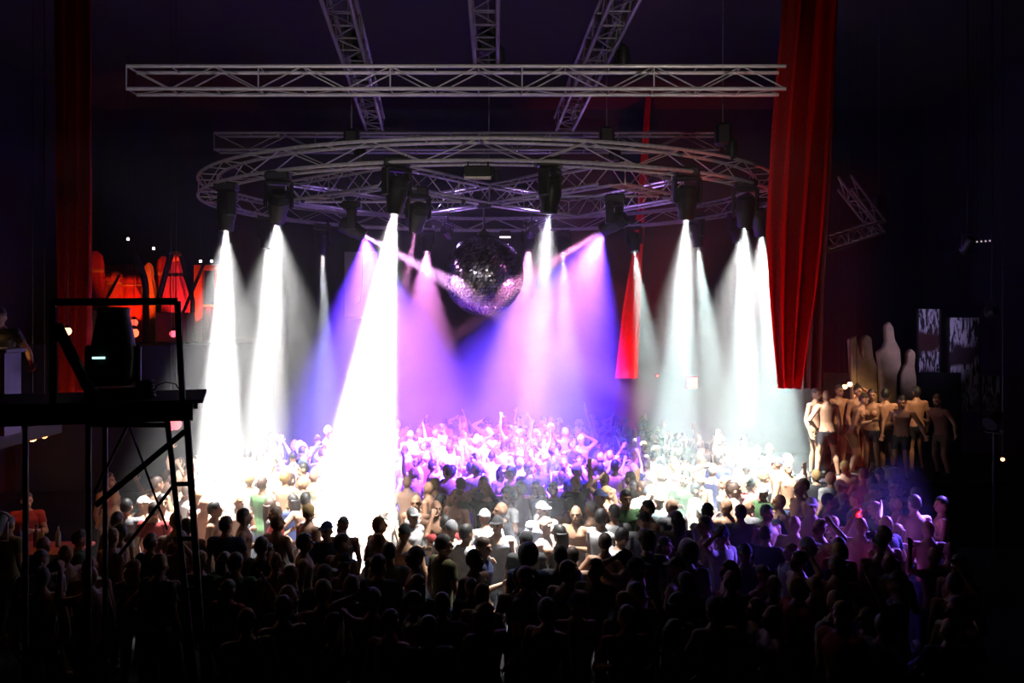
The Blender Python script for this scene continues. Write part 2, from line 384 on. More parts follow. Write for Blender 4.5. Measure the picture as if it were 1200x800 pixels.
# ------------------------------------------------------------------ small wash lamps
can_me = MB().lathe([(.03, -.16), (.08, -.15), (.10, -.08), (.105, .10), (.12, .11), (.12, .13), (.10, .13)], 14).mesh('can'); can_me.materials.append(M['black'])
brk_mb = MB()
for sx in (-1, 1): brk_mb.box((sx * .125, 0, .09), (.012, .035, .24))
brk_mb.box((0, 0, .21), (.26, .035, .012))
brk_me = brk_mb.mesh('bracket'); brk_me.materials.append(M['steel'])
def par(loc, target, W, color, ang, label, mount=None, blend=.6, cat='stage light'):
    loc = Vector(loc); d = (Vector(target) - loc).normalized()
    t = empty('par_can', loc); tag(t, label, cat)
    c = ob('can', can_me, None, t, d.to_track_quat('Z', 'Y').to_matrix().to_4x4())
    lm = MB().lathe([(.0, .09), (.095, .09), (.095, .10), (.0, .105)], 14).mesh('lens')
    lm.materials.append(mat('par_lens', (.6, .6, .6), .2, 0, color, min(40, W * .02))); ob('lens', lm, None, c)
    pan = math.atan2(d.y, d.x) + math.pi / 2
    if mount == 'stand':
        ob('bracket', brk_me, None, t, Matrix.Rotation(pan, 4, 'Z') @ Matrix.Rotation(math.pi, 4, 'X'))
        build(MB().tube((0, 0, -.22), (0, 0, -loc.z + .35), .018, n=8), 'stand_pole', M['steel'], t)
        for k in range(3):
            a = 2 * math.pi * k / 3 + .4
            build(MB().tube((0, 0, -loc.z + .75), (.42 * math.cos(a), .42 * math.sin(a), -loc.z + .012), .013, n=6), 'stand_leg', M['steel'], t)
    elif mount == 'floor':
        ob('bracket', brk_me, None, t, Matrix.Rotation(pan, 4, 'Z') @ Matrix.Rotation(math.pi, 4, 'X'))
    else:
        ob('bracket', brk_me, None, t, Matrix.Rotation(pan, 4, 'Z'))
        build(MB().tube((0, 0, .21), (0, 0, (mount or ZC) - loc.z), .016, n=8), 'drop_pole', M['steel'], t)
    spot('lamp', d * .14, d, W * LK, color, ang, blend, .06, t)
    return t
par((4.9, 12.3, 1.45), (4.25, 13.5, 4.7), 620, (1, .02, .03), 46, 'red par can on a floor stand lighting the big red drape', 'stand')
par((-6.3, 11.0, 2.0), (-6.9, 14.0, 5.6), 32, (1, .02, .02), 60, 'red par can on a floor stand lighting the dim red drape', 'stand')
par((3.2, 24.9, .25), (3.7, 26.6, 4.6), 3000, (1, .05, .08), 50, 'red par can on the floor below the red pennant', 'floor')
par((7.6, 14.2, 2.9), (5.2, 12.9, 1.3), 4200, (.20, .10, 1), 42, 'blue par can on a floor stand shining over the crowd below the stage', 'stand')
par((8.2, 16.2, 5.8), (7.4, 19.3, 2.6), 760, (1, .66, .40), 44, 'warm par can on a long drop pole above the side stage')
par((9.6, 18.0, 4.6), (9.6, 21.4, 4.0), 140, (.62, .5, 1), 50, 'lavender par can on a long drop pole before the painted panels')
par((-1.36, 19.1, RZ - .42), (-2.0, 17.6, RZ + .5), 150, (.50, .28, 1), 150, 'added violet par can under the truss diamond toward the pale wall panel', RZ + .04)  # added uplight, stands in for violet light bounced onto the trusses
par((.42, 19.1, RZ - .42), (1.2, 17.4, RZ + .5), 150, (.55, .28, 1), 150, 'added violet par can under the truss diamond toward the red pennant', RZ + .04)  # its twin, added for the same violet on the trusses
par((3.2, 1.2, 5.6), (.6, 12.6, 7.35), 1400, (1, .86, .76), 40, 'warm house lamp on a drop pole aimed at the front cross truss')
par((-5.5, 1.2, 5.6), (-3.2, 13.0, 7.2), 800, (.95, .85, .9), 30, 'added unseen cool house lamp on a drop pole aimed at the ring edge')  # added out of view to brighten the ring

# ------------------------------------------------------------------ mirror ball
bc = P(567, 322, 18.0); BR = .80
ball = empty('mirror_ball', bc - Vector((0, 0, BR))); tag(ball, 'huge dark mirror ball with ribbed underside hanging at the centre of the ring', 'mirror ball')
up = Vector((0, 0, BR))
build(MB().ell(up, (BR - .015,) * 3, 40, 28), 'core', M['ballcore'], ball)
mb = MB(); nl = 30
for i in range(nl):
    p0 = -math.pi * .30 + (math.pi * .79) * i / nl; p1 = p0 + (math.pi * .79) / nl * .90
    n = max(10, int(2 * math.pi * math.cos((p0 + p1) / 2) * BR / .075))
    for k in range(n):
        t0 = 2 * math.pi * k / n; t1 = t0 + 2 * math.pi / n * .9
        tilt = Vector((rng.uniform(-1, 1), rng.uniform(-1, 1), rng.uniform(-1, 1))) * .006
        o = len(mb.v)
        for rr in (BR - .012, BR):
            for (pp, tt) in ((p0, t0), (p0, t1), (p1, t1), (p1, t0)):
                q = Vector((math.cos(pp) * math.cos(tt), math.cos(pp) * math.sin(tt), math.sin(pp))) * rr
                q += tilt * (1 if (pp, tt) in ((p0, t0), (p1, t1)) else -1)
                mb.v.append(up + q)
        for q in ((0, 1, 2, 3), (4, 5, 6, 7), (0, 1, 5, 4), (1, 2, 6, 5), (2, 3, 7, 6), (3, 0, 4, 7)): mb.face(*[o + j for j in q])
tl = build(mb, 'mirror_tiles', M['mirror'], ball, False); tl['kind'] = 'stuff'
for k in range(18):
    a = 2 * math.pi * k / 18
    pts = []
    for j in range(9):
        ph = -math.pi / 2 + .06 + j * (math.pi * .20 - .06) / 8
        pts.append(up + Vector((math.cos(ph) * math.cos(a), math.cos(ph) * math.sin(a), math.sin(ph))) * (BR + .004))
    build(MB().path(pts, .012, 6), 'rib', M['rib'], ball)
    pan_ = MB(); o = 0
    a1 = a + .03; a2 = a + 2 * math.pi / 18 - .03
    for j in range(9):
        ph = -math.pi / 2 + .06 + j * (math.pi * .20 - .06) / 8
        for aa in (a1, a2):
            pan_.v.append(up + Vector((math.cos(ph) * math.cos(aa), math.cos(ph) * math.sin(aa), math.sin(ph))) * (BR - .004))
    for j in range(8): pan_.face(2 * j, 2 * j + 1, 2 * j + 3, 2 * j + 2)
    build(pan_, 'mirror_gore', M['mirror'], ball)
build(MB().lathe([(.12, -.02), (.12, .05), (.05, .08), (.03, .12)], 16, up * 2), 'top_cap', M['black'], ball)
build(MB().tube(up * 2 + Vector((0, 0, .05)), up + Vector((0, 0, RZ - bc.z + .1)), .02), 'shaft', M['chain'], ball)
build(MB().box(up + Vector((0, 0, RZ - bc.z + .05)), (.3, .3, .16), bev=.03), 'motor', M['black'], ball)

# strobe bars under the ring
def strobe(c, wd, label, lit):
    t = empty('strobe_light', c); tag(t, label, 'stage light')
    build(MB().box((0, 0, .07), (wd, .2, .15), bev=.02), 'housing', M['black'], t)
    build(MB().box((0, -.02, -.02), (wd * .92, .14, .03), bev=.008), 'tube_window', M['cream'] if not lit else mat('strobe_glow', (.9, .85, .9), .3, 0, (1, .85, 1), 3), t)
    for sx in (-1, 1): build(MB().tube((sx * wd * .35, 0, .14), (sx * wd * .35, 0, max(.2, RZ + .03 - c[2])), .013, n=6), 'hanger', M['steel'], t)
strobe(P(560, 207, 12.5), .40, 'wide black strobe light with a dull window under the near ring edge', False)
strobe(P(592, 277, 23.2), .30, 'strobe light with a pale lit window under the far ring edge', True)

# ------------------------------------------------------------------ hanging cloth
M['dkred'] = cloth_mat('maroon_cloth', (.07, .006, .008), (.12, .012, .01))
def cloth(name, label, rows, d, m, folds=4, amp=.07, group=None, cat='drape', n=30, bottom=None):
    """rows: (py, px_left, px_right) from top to bottom at depth d"""
    o0 = P((rows[-1][1] + rows[-1][2]) / 2, rows[-1][0], d)
    mb = MB(); K2 = 28
    ys = []
    for i in range(K2 + 1):
        t = i / K2 * (len(rows) - 1); j = min(int(t), len(rows) - 2); f = t - j
        ys.append([rows[j][q] * (1 - f) + rows[j + 1][q] * f for q in range(3)])
    for side in (0, 1):
        for i, (py, xl, xr) in enumerate(ys):
            for k in range(n + 1):
                u = k / n; p = P(xl + (xr - xl) * u, py, d)
                y = amp * math.sin(u * folds * 2 * math.pi + .6 * math.sin(i * .3)) + .5 * amp * math.sin(u * folds * 5.1 + i * .15)
                mb.v.append(p - o0 + Vector((0, y + side * .012, 0)))
    N = (K2 + 1) * (n + 1)
    for i in range(K2):
        for k in range(n):
            a = i * (n + 1) + k
            mb.face(a, a + n + 1, a + n + 2, a + 1); mb.face(N + a, N + a + 1, N + a + n + 2, N + a + n + 1)
    for i in range(K2):
        for k in (0, n):
            a = i * (n + 1) + k; mb.face(a, N + a, N + a + n + 1, a + n + 1)
    for k in range(n):
        mb.face(k, k + 1, N + k + 1, N + k); a = K2 * (n + 1) + k; mb.face(a, N + a, N + a + 1, a + 1)
    o = build(mb, name, m); o.location = o0; tag(o, label, cat, group)
    return o
ytop = HY - (ZC - CZ) * FPX / 13.5
cloth('drape', 'big bright red cloth drape tapering down to a narrow hem beside the teal beams',
      [(ytop, 925, 995), (30, 917, 978), (150, 905, 970), (270, 897, 962), (340, 902, 957), (455, 912, 939)], 13.5, M['red'], 3, .09)
ytop = HY - (ZC - CZ) * FPX / 14.0
cloth('drape', 'tall dim red cloth drape hanging straight behind the scaffold tower',
      [(ytop, 62, 106), (0, 63, 107), (250, 66, 108), (460, 68, 106)], 14.0, M['red'], 3, .03)
ytop = HY - (ZC - CZ) * FPX / 26.5
cloth('pennant', 'long narrow red cloth pennant widening to its hem at the back of the hall',
      [(ytop, 757, 763), (225, 748, 758), (295, 741, 753), (360, 730, 751), (443, 721, 748)], 26.5, M['red'], 2, .06, cat='pennant', n=14)
ytop = HY - (ZC - CZ) * FPX / 15.0
cloth('drape', 'dark maroon cloth drape hanging behind the big red drape beside the side stage',
      [(ytop, 960, 985), (200, 950, 975), (330, 946, 967), (455, 942, 966)], 15.6, M['dkred'], 2, .06)
# pale panel on the back wall
pp = P(421, 372, 27.6)
t = empty('wall_panel', pp); tag(t, 'pale tall screen panel with a dangling cable on the dark back wall', 'panel')
build(MB().box((0, .3, 1.02), (1.02, .06, 2.04), bev=.02), 'screen', M['panel'], t)
build(MB().path([(.06, .24, 2.04), (.07, .22, 1.5), (.06, .22, .9), (.0, .22, .5), (-.12, .22, .4)], .022, 6), 'cable', M['black'], t)
build(MB().tube((-.4, .3, 2.0), (-.4, .3, ZC - pp.z), .012, n=6), 'hanger', M['steel'], t)
build(MB().tube((.4, .3, 2.0), (.4, .3, ZC - pp.z), .012, n=6), 'hanger', M['steel'], t)
def red_sign(px, py, s, label, es):
    c = P(px, py, 28.38); t = empty('light_sign', c); tag(t, label, 'sign')
    build(MB().box((0, .04, 0), (s * 1.3, .16, s * 1.3), bev=.02), 'housing', M['black'], t)
    build(MB().box((0, -.05, 0), (s, .03, s), bev=.01), 'lit_face', mat('red_sign_glow', (.9, .3, .2), .4, 0, (1, .03, .012), es), t)
red_sign(811, 448, .32, 'bright glowing red square sign low on the back wall between pale beams', 14)
red_sign(770, 440, .08, 'tiny red lamp on the back wall below the red pennant', 4)

# ------------------------------------------------------------------ scaffold tower with follow spot
TA = R(17.0); piv = P(226, 468, 8.5)
tw = empty('scaffold_tower', (piv.x, piv.y, 0), TA); tag(tw, 'black scaffold tower with a plywood deck and guard rail standing in the crowd', 'scaffold')
tn = Vector((-math.sin(TA), math.cos(TA), 0)); RI = Matrix.Rotation(-TA, 3, 'Z')
def sp(px, py, off=0.0):                     # pixel on a plane parallel to the tower front -> tower coordinates
    k = (px - 600) / FPX; d = (off + piv.x * tn.x + piv.y * tn.y) / (k * tn.x + tn.y)
    return RI @ (P(px, py, d) - Vector((piv.x, piv.y, 0)))
dz = piv.z; LX = -2.05
build(MB().box((LX / 2 + .03, .56, dz - .016), (-LX + .12, 1.2, .032)), 'deck', M['wood_black'], tw)
for y in (.02, 1.1): build(MB().box((LX / 2, y, dz - .115), (-LX, .06, .165)), 'deck_beam', M['wood_black'], tw)
tube_s = .026
def tb(a, b, nm, r=tube_s): build(MB().tube(a, b, r, n=8), nm, M['steel'], tw)
def leg(a, b, r=tube_s):
    f = a + (b - a) * (a.z / (a.z - b.z)); tb(a, f, 'leg', r)
    build(MB().lathe([(.08, 0), (.08, .01), (.03, .03)], 10, (f.x, f.y, 0)), 'foot_plate', M['steel'], tw); return a, f
def on(l, py):
    lo, hi = 0.0, 1.0
    for _ in range(30):
        m = (lo + hi) / 2; q = l[0] + (l[1] - l[0]) * m; w_ = Matrix.Rotation(TA, 3, 'Z') @ q + Vector((piv.x, piv.y, 0))
        if HY + (CZ - w_.z) / w_.y * FPX < py: lo = m
        else: hi = m
    return l[0] + (l[1] - l[0]) * lo
L1 = leg(sp(196, 491), sp(215, 668)); L2 = leg(sp(219, 491), sp(231, 668), .032)
for py in (567, 631, 690): tb(on(L1, py), on(L2, py), 'rung', .022)
for px in (30, 104):
    q = sp(px, 492); leg(q, Vector((q.x, q.y, .5)))
for x in (LX + .05, -.9):
    leg(Vector((x, 1.1, dz - .19)), Vector((x, 1.1, .5)))
tb(sp(217, 505), sp(112, 592), 'diagonal_brace', .028)
tb(sp(150, 497), sp(110, 578), 'diagonal_brace', .014)
tb(sp(152, 500), sp(196, 620), 'diagonal_brace', .010)
tb(sp(203, 569), sp(140, 650), 'diagonal_brace', .016)
tb(sp(104, 497), sp(197, 498), 'ledger', .024)
r0, r1 = sp(62, 354), sp(208, 353)
tb(r0, r1, 'guard_rail', .034); tb(r1, Vector((sp(214, 469).x, 0, dz)), 'rail_post', .030); tb(r0, Vector((r0.x, 0, dz)), 'rail_post', .030)
tb(sp(66, 380), Vector((sp(112, 468).x, 0, dz)), 'rail_brace', .05)
# follow spot on the deck
fc = P(133, 468, 8.6); fc.z = dz
fs = empty('follow_spot', fc, TA); tag(fs, 'big black follow spot lamp standing on the scaffold deck', 'stage light')
build(MB().box((0, 0, .05), (.46, .42, .1), bev=.03), 'base', M['black'], fs)
for sx in (-1, 1): build(MB().box((sx * .22, 0, .3), (.05, .14, .42), bev=.02), 'yoke_arm', M['black'], fs)
hd = build(MB().lathe([(.16, .13), (.20, .18), (.215, .42), (.18, .62), (.145, .80), (.15, .86), (.13, .87)], 16), 'head', M['black'], fs)
build(MB().lathe([(.0, .84), (.12, .84), (.12, .85), (.0, .855)], 16), 'lens', M['steel'], hd)
dsp = build(MB().box((-.10, -.222, .40), (.11, .012, .02)), 'display', mat('cyan_display', (.1, .2, .2), .3, 0, (.55, 1, .9), 1.4), fs)
dsp['label'] = 'small glowing cyan display'
cb = P(170, 468, 8.7); cb.z = dz
t = empty('cable_coil', cb); tag(t, 'black coiled cable heap on the scaffold deck beside the follow spot', 'cable')
for k in range(5):
    build(MB().path([(.085 * math.cos(a) * (1 - k * .06), .085 * math.sin(a), .02 + k * .033) for a in [2 * math.pi * j / 20 for j in range(20)]], .018, 6, True), 'coil_turn', M['black'], t)
build(MB().path([(.08, 0, .05), (.12, 0, .12), (.2, 0, .15), (.3, 0, .13), (.36, 0, .02)], .007, 6), 'loose_end', M['black'], t)

# ------------------------------------------------------------------ far balcony with tied curtains (beyond the scaffold tower)
bz = CZ - (404 - HY) / FPX * 23
struct(MB().box((-10.1, 25.6, bz - .15), (5.6, 5.6, .3)), 'trim_1', M['wall'])
struct(MB().box((-10.1, 25.6, bz / 2 - .15), (5.2, 5.2, bz - .3)), 'trim_2', M['wall'])
def tied(px0, px1, py0, py1, m, label, d=25.4, lob=.35, knot=False):
    c = P((px0 + px1) / 2, py1, d); t = empty('tied_curtain', c); tag(t, label, 'curtain', 'tied curtains on the far balcony')
    wd = (px1 - px0) / FPX * d; h = (py1 - py0) / FPX * d; z0 = c.z - bz
    prof = [(.62, -z0 / h if h else 0), (.60, 0), (.52, .22), (.42, .42), (.30, .60), (.34, .72), (.27, .9), (.10, 1.0)]
    mb = MB(); n = 36; o = 0
    for (r, z) in prof:
        for k in range(n):
            a = 2 * math.pi * k / n; rr = r * (1 + .11 * math.sin(a * 7 + z * 2) + .05 * math.sin(a * 13))
            mb.v.append(Vector((rr * wd * math.cos(a), rr * wd * .5 * math.sin(a), z * h)))
    for i in range(len(prof) - 1):
        for k in range(n): mb.face(i * n + k, i * n + (k + 1) % n, (i + 1) * n + (k + 1) % n, (i + 1) * n + k)
    mb.face(*[(len(prof) - 1) * n + k for k in range(n)])
    build(mb, 'curtain_cloth', m, t)
    build(MB().lathe([(.33 * wd, .56 * h), (.36 * wd, .58 * h), (.36 * wd, .62 * h), (.33 * wd, .64 * h)], 20, sy=.5), 'tie_band', M['black'] if knot else M['yellow'], t)
    if knot:
        build(MB().ell((0, 0, h * 1.02), (wd * .33, wd * .26, h * .14), 14, 8), 'top_knot', M['orange'], t)
tied(98, 126, 294, 352, M['scarlet'], 'tall scarlet tied curtain against the edge of the dim red drape')
tied(120, 150, 318, 352, M['orange'], 'short orange tied curtain next to the tall scarlet one')
tied(138, 170, 322, 352, M['scarlet'], 'short wide scarlet tied curtain beside the black pole')
tied(166, 183, 308, 352, M['yellow'], 'narrow yellow tied curtain between two black poles')
tied(180, 203, 300, 352, M['scarlet'], 'narrow scarlet tied curtain leaning on the pink one', 25.6)
tied(192, 218, 302, 352, M['pink'], 'pink tied curtain with a big orange top knot', 25.2, knot=True)
cloth('drape', 'low scarlet backdrop cloth hung behind the tied curtains on the far balcony',
      [(310, 96, 166), (330, 96, 168), (352, 95, 169), (404, 95, 170)], 26.8, M['scarlet'], 6, .12)
def pole(a, b, d, label, r=.05, curve=0):
    A = P(*a, d); B = P(*b, d); t = empty('stage_pole', B); tag(t, label, 'pole', 'poles on the far balcony')
    pts = [(A - B) * (1 - q / 6) + Vector((math.sin(math.pi * q / 6) * curve, 0, 0)) for q in range(7)]
    ext = (B.z - bz)
    if ext > 0: pts.append(Vector((0, 0, -ext)))
    build(MB().path(pts, r, 8), 'shaft', M['steel'], t)
    build(MB().lathe([(.16, 0), (.16, .03), (.06, .05)], 12, (0, 0, -ext)), 'foot_plate', M['steel'], t)
pole((158, 300), (171, 350), 24.2, 'thick curved black pole before the yellow curtain', .09, .1)
pole((200, 298), (186, 350), 24.2, 'slanting black pole crossing before the pink curtain', .08)
pole((140, 322), (125, 350), 24.2, 'thin slanting black pole before the orange curtain', .04)
pole((212, 300), (226, 352), 24.2, 'black pole leaning away from the pink curtain', .06)
pole((240, 306), (212, 372), 24.0, 'thin black pole crossing before the orange door frame', .045)
# door frame with the orange light put into its colour
d0 = 25.0; A = P(228, 388, d0); B = P(256, 310, d0)
t = empty('door_frame', (A.x, d0, bz)); tag(t, 'wooden door frame tinted orange for light beside the nearest white beam', 'door frame')
hz_ = B.z - bz
build(MB().box((.13, 0, hz_ / 2), (.26, .16, hz_), bev=.02), 'jamb', M['orange'], t)
build(MB().box((B.x - A.x, 0, hz_ / 2), (.2, .16, hz_), bev=.02), 'jamb', M['orange'], t)
build(MB().box(((B.x - A.x) / 2, 0, hz_ - .08), (B.x - A.x, .14, .16), bev=.02), 'lintel', M['orange'], t)
zr = P(0, 358, d0).z - bz
build(MB().box(((B.x - A.x) / 2 + .1, 0, zr), (B.x - A.x, .12, .09), bev=.02), 'rail', M['yellow'], t)
build(MB().box(((B.x - A.x) / 2 + .1, .04, zr / 2), (B.x - A.x, .06, zr), bev=.01), 'lower_panel', M['scarlet'], t)
# flight cases
def case(px0, px1, py0, d, label, m):
    a = P(px0, py0, d); b = P(px1, py0, d); h = a.z - bz
    t = empty('flight_case', ((a.x + b.x) / 2, d, bz)); tag(t, label, 'case')
    wd = b.x - a.x
    build(MB().box((0, 0, h / 2 + .03), (wd, .6, h - .06), bev=.02), 'body', m, t)
    for sx in (-1, 1):
        build(MB().box((sx * (wd / 2 - .015), -.3, h / 2 + .03), (.04, .02, h - .06)), 'edge_trim', M['chain'], t)
        build(MB().tube((sx * wd * .38, 0, .0), (sx * wd * .38, 0, .06), .04, n=8), 'castor', M['black'], t)
    build(MB().box((0, -.31, h * .6), (.12, .02, .08)), 'latch', M['chain'], t)
M['maroon'] = mat('maroon_case', (.25, .03, .03), .6, noise=.2, nscale=6)
M['tan'] = mat('tan_case', (.5, .3, .12), .6, noise=.2, nscale=6)
case(188, 224, 366, 23.6, 'maroon flight case on the far balcony below the pink curtain', M['maroon'])
case(104, 138, 364, 23.6, 'tan flight case on the far balcony behind the follow spot', M['tan'])
def globe(px, py, d, r, color, es, label, drop=None, nm='globe_lamp'):
    c = P(px, py, d); t = empty(nm, c); tag(t, label, 'lamp')
    build(MB().ell((0, 0, 0), (r, r, r), 12, 8), 'bulb', mat('bulb_glow', (.8, .6, .5), .4, 0, color, es), t)
    build(MB().lathe([(r * .5, r * .8), (r * .6, r * 1.1), (r * .3, r * 1.6)], 10), 'cap', M['black'], t)
    if drop: build(MB().tube((0, 0, r * 1.4), (0, 0, drop - c.z), .008, n=6), 'cord', M['black'], t)
    return t
globe(157, 378, 23.0, .10, (1, .12, .06), 1.6, 'upper of two red globe lamps beside the follow spot', ZC)
globe(157, 390, 22.9, .12, (1, .14, .05), 2.6, 'lower of two red globe lamps beside the follow spot', ZC)
globe(203, 391, 22.7, .09, (1, .1, .16), 3.0, 'pinkish red globe lamp in front of the maroon flight case', ZC)
globe(79, 388, 13.2, .06, (1, .55, .3), 2.5, 'small warm globe lamp before the dim red drape', ZC)
for (x, y, l) in ((150, 280, 'tiny white lamp hanging high above the scarlet curtain'), (180, 291, 'tiny white lamp hanging above the yellow curtain'),
                  (235, 306, 'tiny white lamp hanging above the orange door frame'), (248, 306, 'tiny white lamp hanging by the nearest white beam')):
    globe(x, y, 22.5, .035, (1, .9, .85), 6, l, ZC)
globe(206, 497, 15.5, .10, (1, .10, .14), 2.2, 'red globe lamp hanging below the scaffold deck edge', ZC)
globe(200, 500, 15.6, .07, (1, .12, .2), 2.0, 'smaller red globe lamp hanging below the scaffold deck edge', ZC)
par((-10.5, 24.25, bz + .22), (-10.4, 25.7, bz + 2.6), 200, (1, .10, .02), 90, 'orange par can on the far balcony floor lighting the scarlet curtain', 'floor')
par((-9.05, 24.25, bz + .22), (-8.9, 25.7, bz + 2.6), 200, (1, .12, .05), 90, 'orange par can on the far balcony floor lighting the pink curtain', 'floor')

# ------------------------------------------------------------------ side stage with painted panels
SZ = 1.27
struct(MB().box((8.6, 19.4, SZ / 2), (5.6, 3.6, SZ)), 'trim_3', M['stage'])
sx0 = P(1036, 420, 21.4)
def relief(out, d, label):
    xs = [p[0] for p in out]; c = P(sum(xs) / len(xs), max(p[1] for p in out), d)
    pts = [((P(px, py, d).x - c.x), (P(px, py, d).z - c.z)) for (px, py) in out]
    mb = MB().prism(pts, 0, .22)
    o = build(mb, 'sandstone_figure', M['sand'], None, False); o.location = c
    bvm = o.modifiers.new('bevel', 'BEVEL'); bvm.width = .05; bvm.segments = 2
    tag(o, label, 'sculpture', 'sandstone figures behind the side stage')
    return o
sb = P(0, 472, 21.1).z
relief([(999, 472), (998, 430), (996, 398), (1004, 393), (1008, 412), (1011, 418), (1011, 398), (1016, 392), (1022, 396), (1024, 418), (1029, 430), (1029, 472)], 21.1, 'sandstone double figure relief nearest the dark maroon drape')
relief([(1033, 472), (1032, 432), (1029, 412), (1036, 408), (1039, 400), (1038, 382), (1043, 376), (1048, 384), (1050, 398), (1056, 410), (1057, 428), (1052, 440), (1053, 472)], 20.95, 'tallest sandstone figure relief with a raised head, middle of three')
relief([(1055, 472), (1056, 440), (1060, 430), (1064, 426), (1064, 414), (1069, 408), (1074, 414), (1073, 430), (1075, 445), (1074, 472)], 21.1, 'smallest sandstone figure relief beside the painted panels')
mb = MB().box((8.9, 21.35, (SZ + sb) / 2 + .35), (3.4, .2, sb - SZ + .7))
o = build(mb, 'stage_riser', M['stage'], None, False); tag(o, 'black riser wall carrying the sandstone figures behind the side stage', 'riser')
for (px, py, d_, l) in ():
    pass
def paint_mat(name, seed, red):
    m = mat(name, (.02, .02, .025), .7); nt = m.node_tree; b = nt.nodes['Principled BSDF']; L = nt.links
    tc = nt.nodes.new('ShaderNodeTexCoord'); mp = nt.nodes.new('ShaderNodeMapping')
    mp.inputs['Scale'].default_value = (13, 13, 2.6); mp.inputs['Location'].default_value = (seed, seed * 2, seed * 3)
    mp.inputs['Rotation'].default_value = (0, R(14), 0)
    n = nt.nodes.new('ShaderNodeTexNoise'); n.inputs['Scale'].default_value = 1.3; n.inputs['Detail'].default_value = 3; n.inputs['Distortion'].default_value = .8
    r = nt.nodes.new('ShaderNodeValToRGB'); e = r.color_ramp.elements
    e[0].position = .47; e[0].color = (.012, .01, .014, 1); e[1].position = .53; e[1].color = (.62, .6, .68, 1)
    n2 = nt.nodes.new('ShaderNodeTexNoise'); n2.inputs['Scale'].default_value = 1.1
    r2 = nt.nodes.new('ShaderNodeValToRGB'); e2 = r2.color_ramp.elements
    e2[0].position = .42; e2[0].color = (0, 0, 0, 1); e2[1].position = .50; e2[1].color = (1, 1, 1, 1)
    mx = nt.nodes.new('ShaderNodeMixRGB'); mx.inputs[1].default_value = (.03, .012, .02, 1) if not red else (.05, .006, .006, 1)
    L.new(tc.outputs['Object'], mp.inputs[0]); L.new(mp.outputs[0], n.inputs['Vector']); L.new(n.outputs['Fac'], r.inputs[0])
    L.new(tc.outputs['Object'], n2.inputs['Vector']); L.new(n2.outputs['Fac'], r2.inputs[0])
    L.new(r2.outputs[0], mx.inputs[0]); L.new(r.outputs[0], mx.inputs[2]); L.new(mx.outputs[0], b.inputs['Base Color'])
    return m
def painted(px0, px1, py0, py1, d, seed, label, red=False):
    a = P(px0, py0, d); b = P(px1, py1, d)
    t = empty('painted_panel', ((a.x + b.x) / 2, d, b.z)); tag(t, label, 'panel', 'painted panels behind the side stage')
    build(MB().box((0, 0, (a.z - b.z) / 2), (b.x - a.x, .05, a.z - b.z), bev=.01), 'board', paint_mat('painted_strokes', seed, red), t, False)
    for sx in (-1, 1): build(MB().box((sx * (b.x - a.x) / 2, .01, (a.z - b.z) / 2 - b.z / 2), (.05, .08, a.z - b.z + b.z)), 'post', M['black'], t)
painted(1075, 1101, 362, 466, 21.5, 1.3, 'narrow panel painted with white finger strokes over red beside the sandstone figures', True)
painted(1111, 1148, 372, 482, 21.3, 4.1, 'narrow panel painted with sparse violet white strokes beyond the black gap')
painted(1149, 1172, 440, 482, 21.0, 7.7, 'small low panel with faint dashes at the end of the painted row')
for (px, py, c, es, l) in ((984, 456, (1, .62, .2), 7, 'first yellow bulb over the side stage dancers'), (990, 453, (1, .66, .22), 9, 'second yellow bulb over the side stage dancers'),
                           (996, 450, (1, .7, .25), 10, 'highest yellow bulb over the side stage dancers'), (1004, 464, (1, .16, .07), 3, 'red bulb over the side stage dancers')):
    globe(px, py, 20.5, .055, c, es, l, ZC)
globe(1175, 538, 14.5, .03, (1, .35, .12), 8, 'tiny orange candle bulb in the dark beyond the painted panels', ZC)
for k in range(6):
    globe(1135 + k * 5, 284 - k * .4, 20.0, .02, (1, .8, .75), .5, 'tiny dim bulb in the short row high on the dark side wall', ZC)['group'] = 'row of tiny dim bulbs'
box_truss(P(956, 298, 16), P(1030, 273, 19), 'short dim truss outrigger behind the big red drape', .25, .25, .5)
box_truss(P(1030, 273, 19), P(990, 222, 17.4), 'dim sloping truss strut high beyond the big red drape', .25, .25, .5)

hoist(P(1030, 273, 19).x, 19.0, P(1030, 273, 19).z + .26, 'black chain hoist over the dim truss strut beyond the big red drape')
# ------------------------------------------------------------------ people
import numpy as np
SKIN = [mat('skin_%s' % n, c, .5, noise=.08, nscale=9) for n, c in (('fair', (.62, .36, .25)), ('tan', (.50, .27, .16)), ('olive', (.40, .21, .12)), ('brown', (.22, .11, .06)), ('dark', (.11, .055, .032)))]
EYE = mat('eye_dark', (.03, .02, .02), .3); LIP = mat('lip', (.35, .12, .10), .5)
CL = {k: mat('cloth_' + k, c, .85, noise=.2, nscale=7) for k, c in dict(white=(.72, .72, .72), black=(.015, .015, .017), grey=(.18, .18, .19), red=(.34, .03, .03), green=(.04, .10, .03), navy=(.02, .03, .10), olive=(.13, .12, .05), blue=(.05, .12, .4), denim=(.04, .06, .13), khaki=(.2, .15, .08)).items()}
HAIR = {k: mat('hair_' + k, c, .6, noise=.4, nscale=60) for k, c in dict(black=(.01, .009, .008), brown=(.045, .022, .012), blond=(.35, .22, .08), grey=(.25, .24, .23)).items()}
SHOE = mat('shoe_leather', (.02, .018, .017), .5)

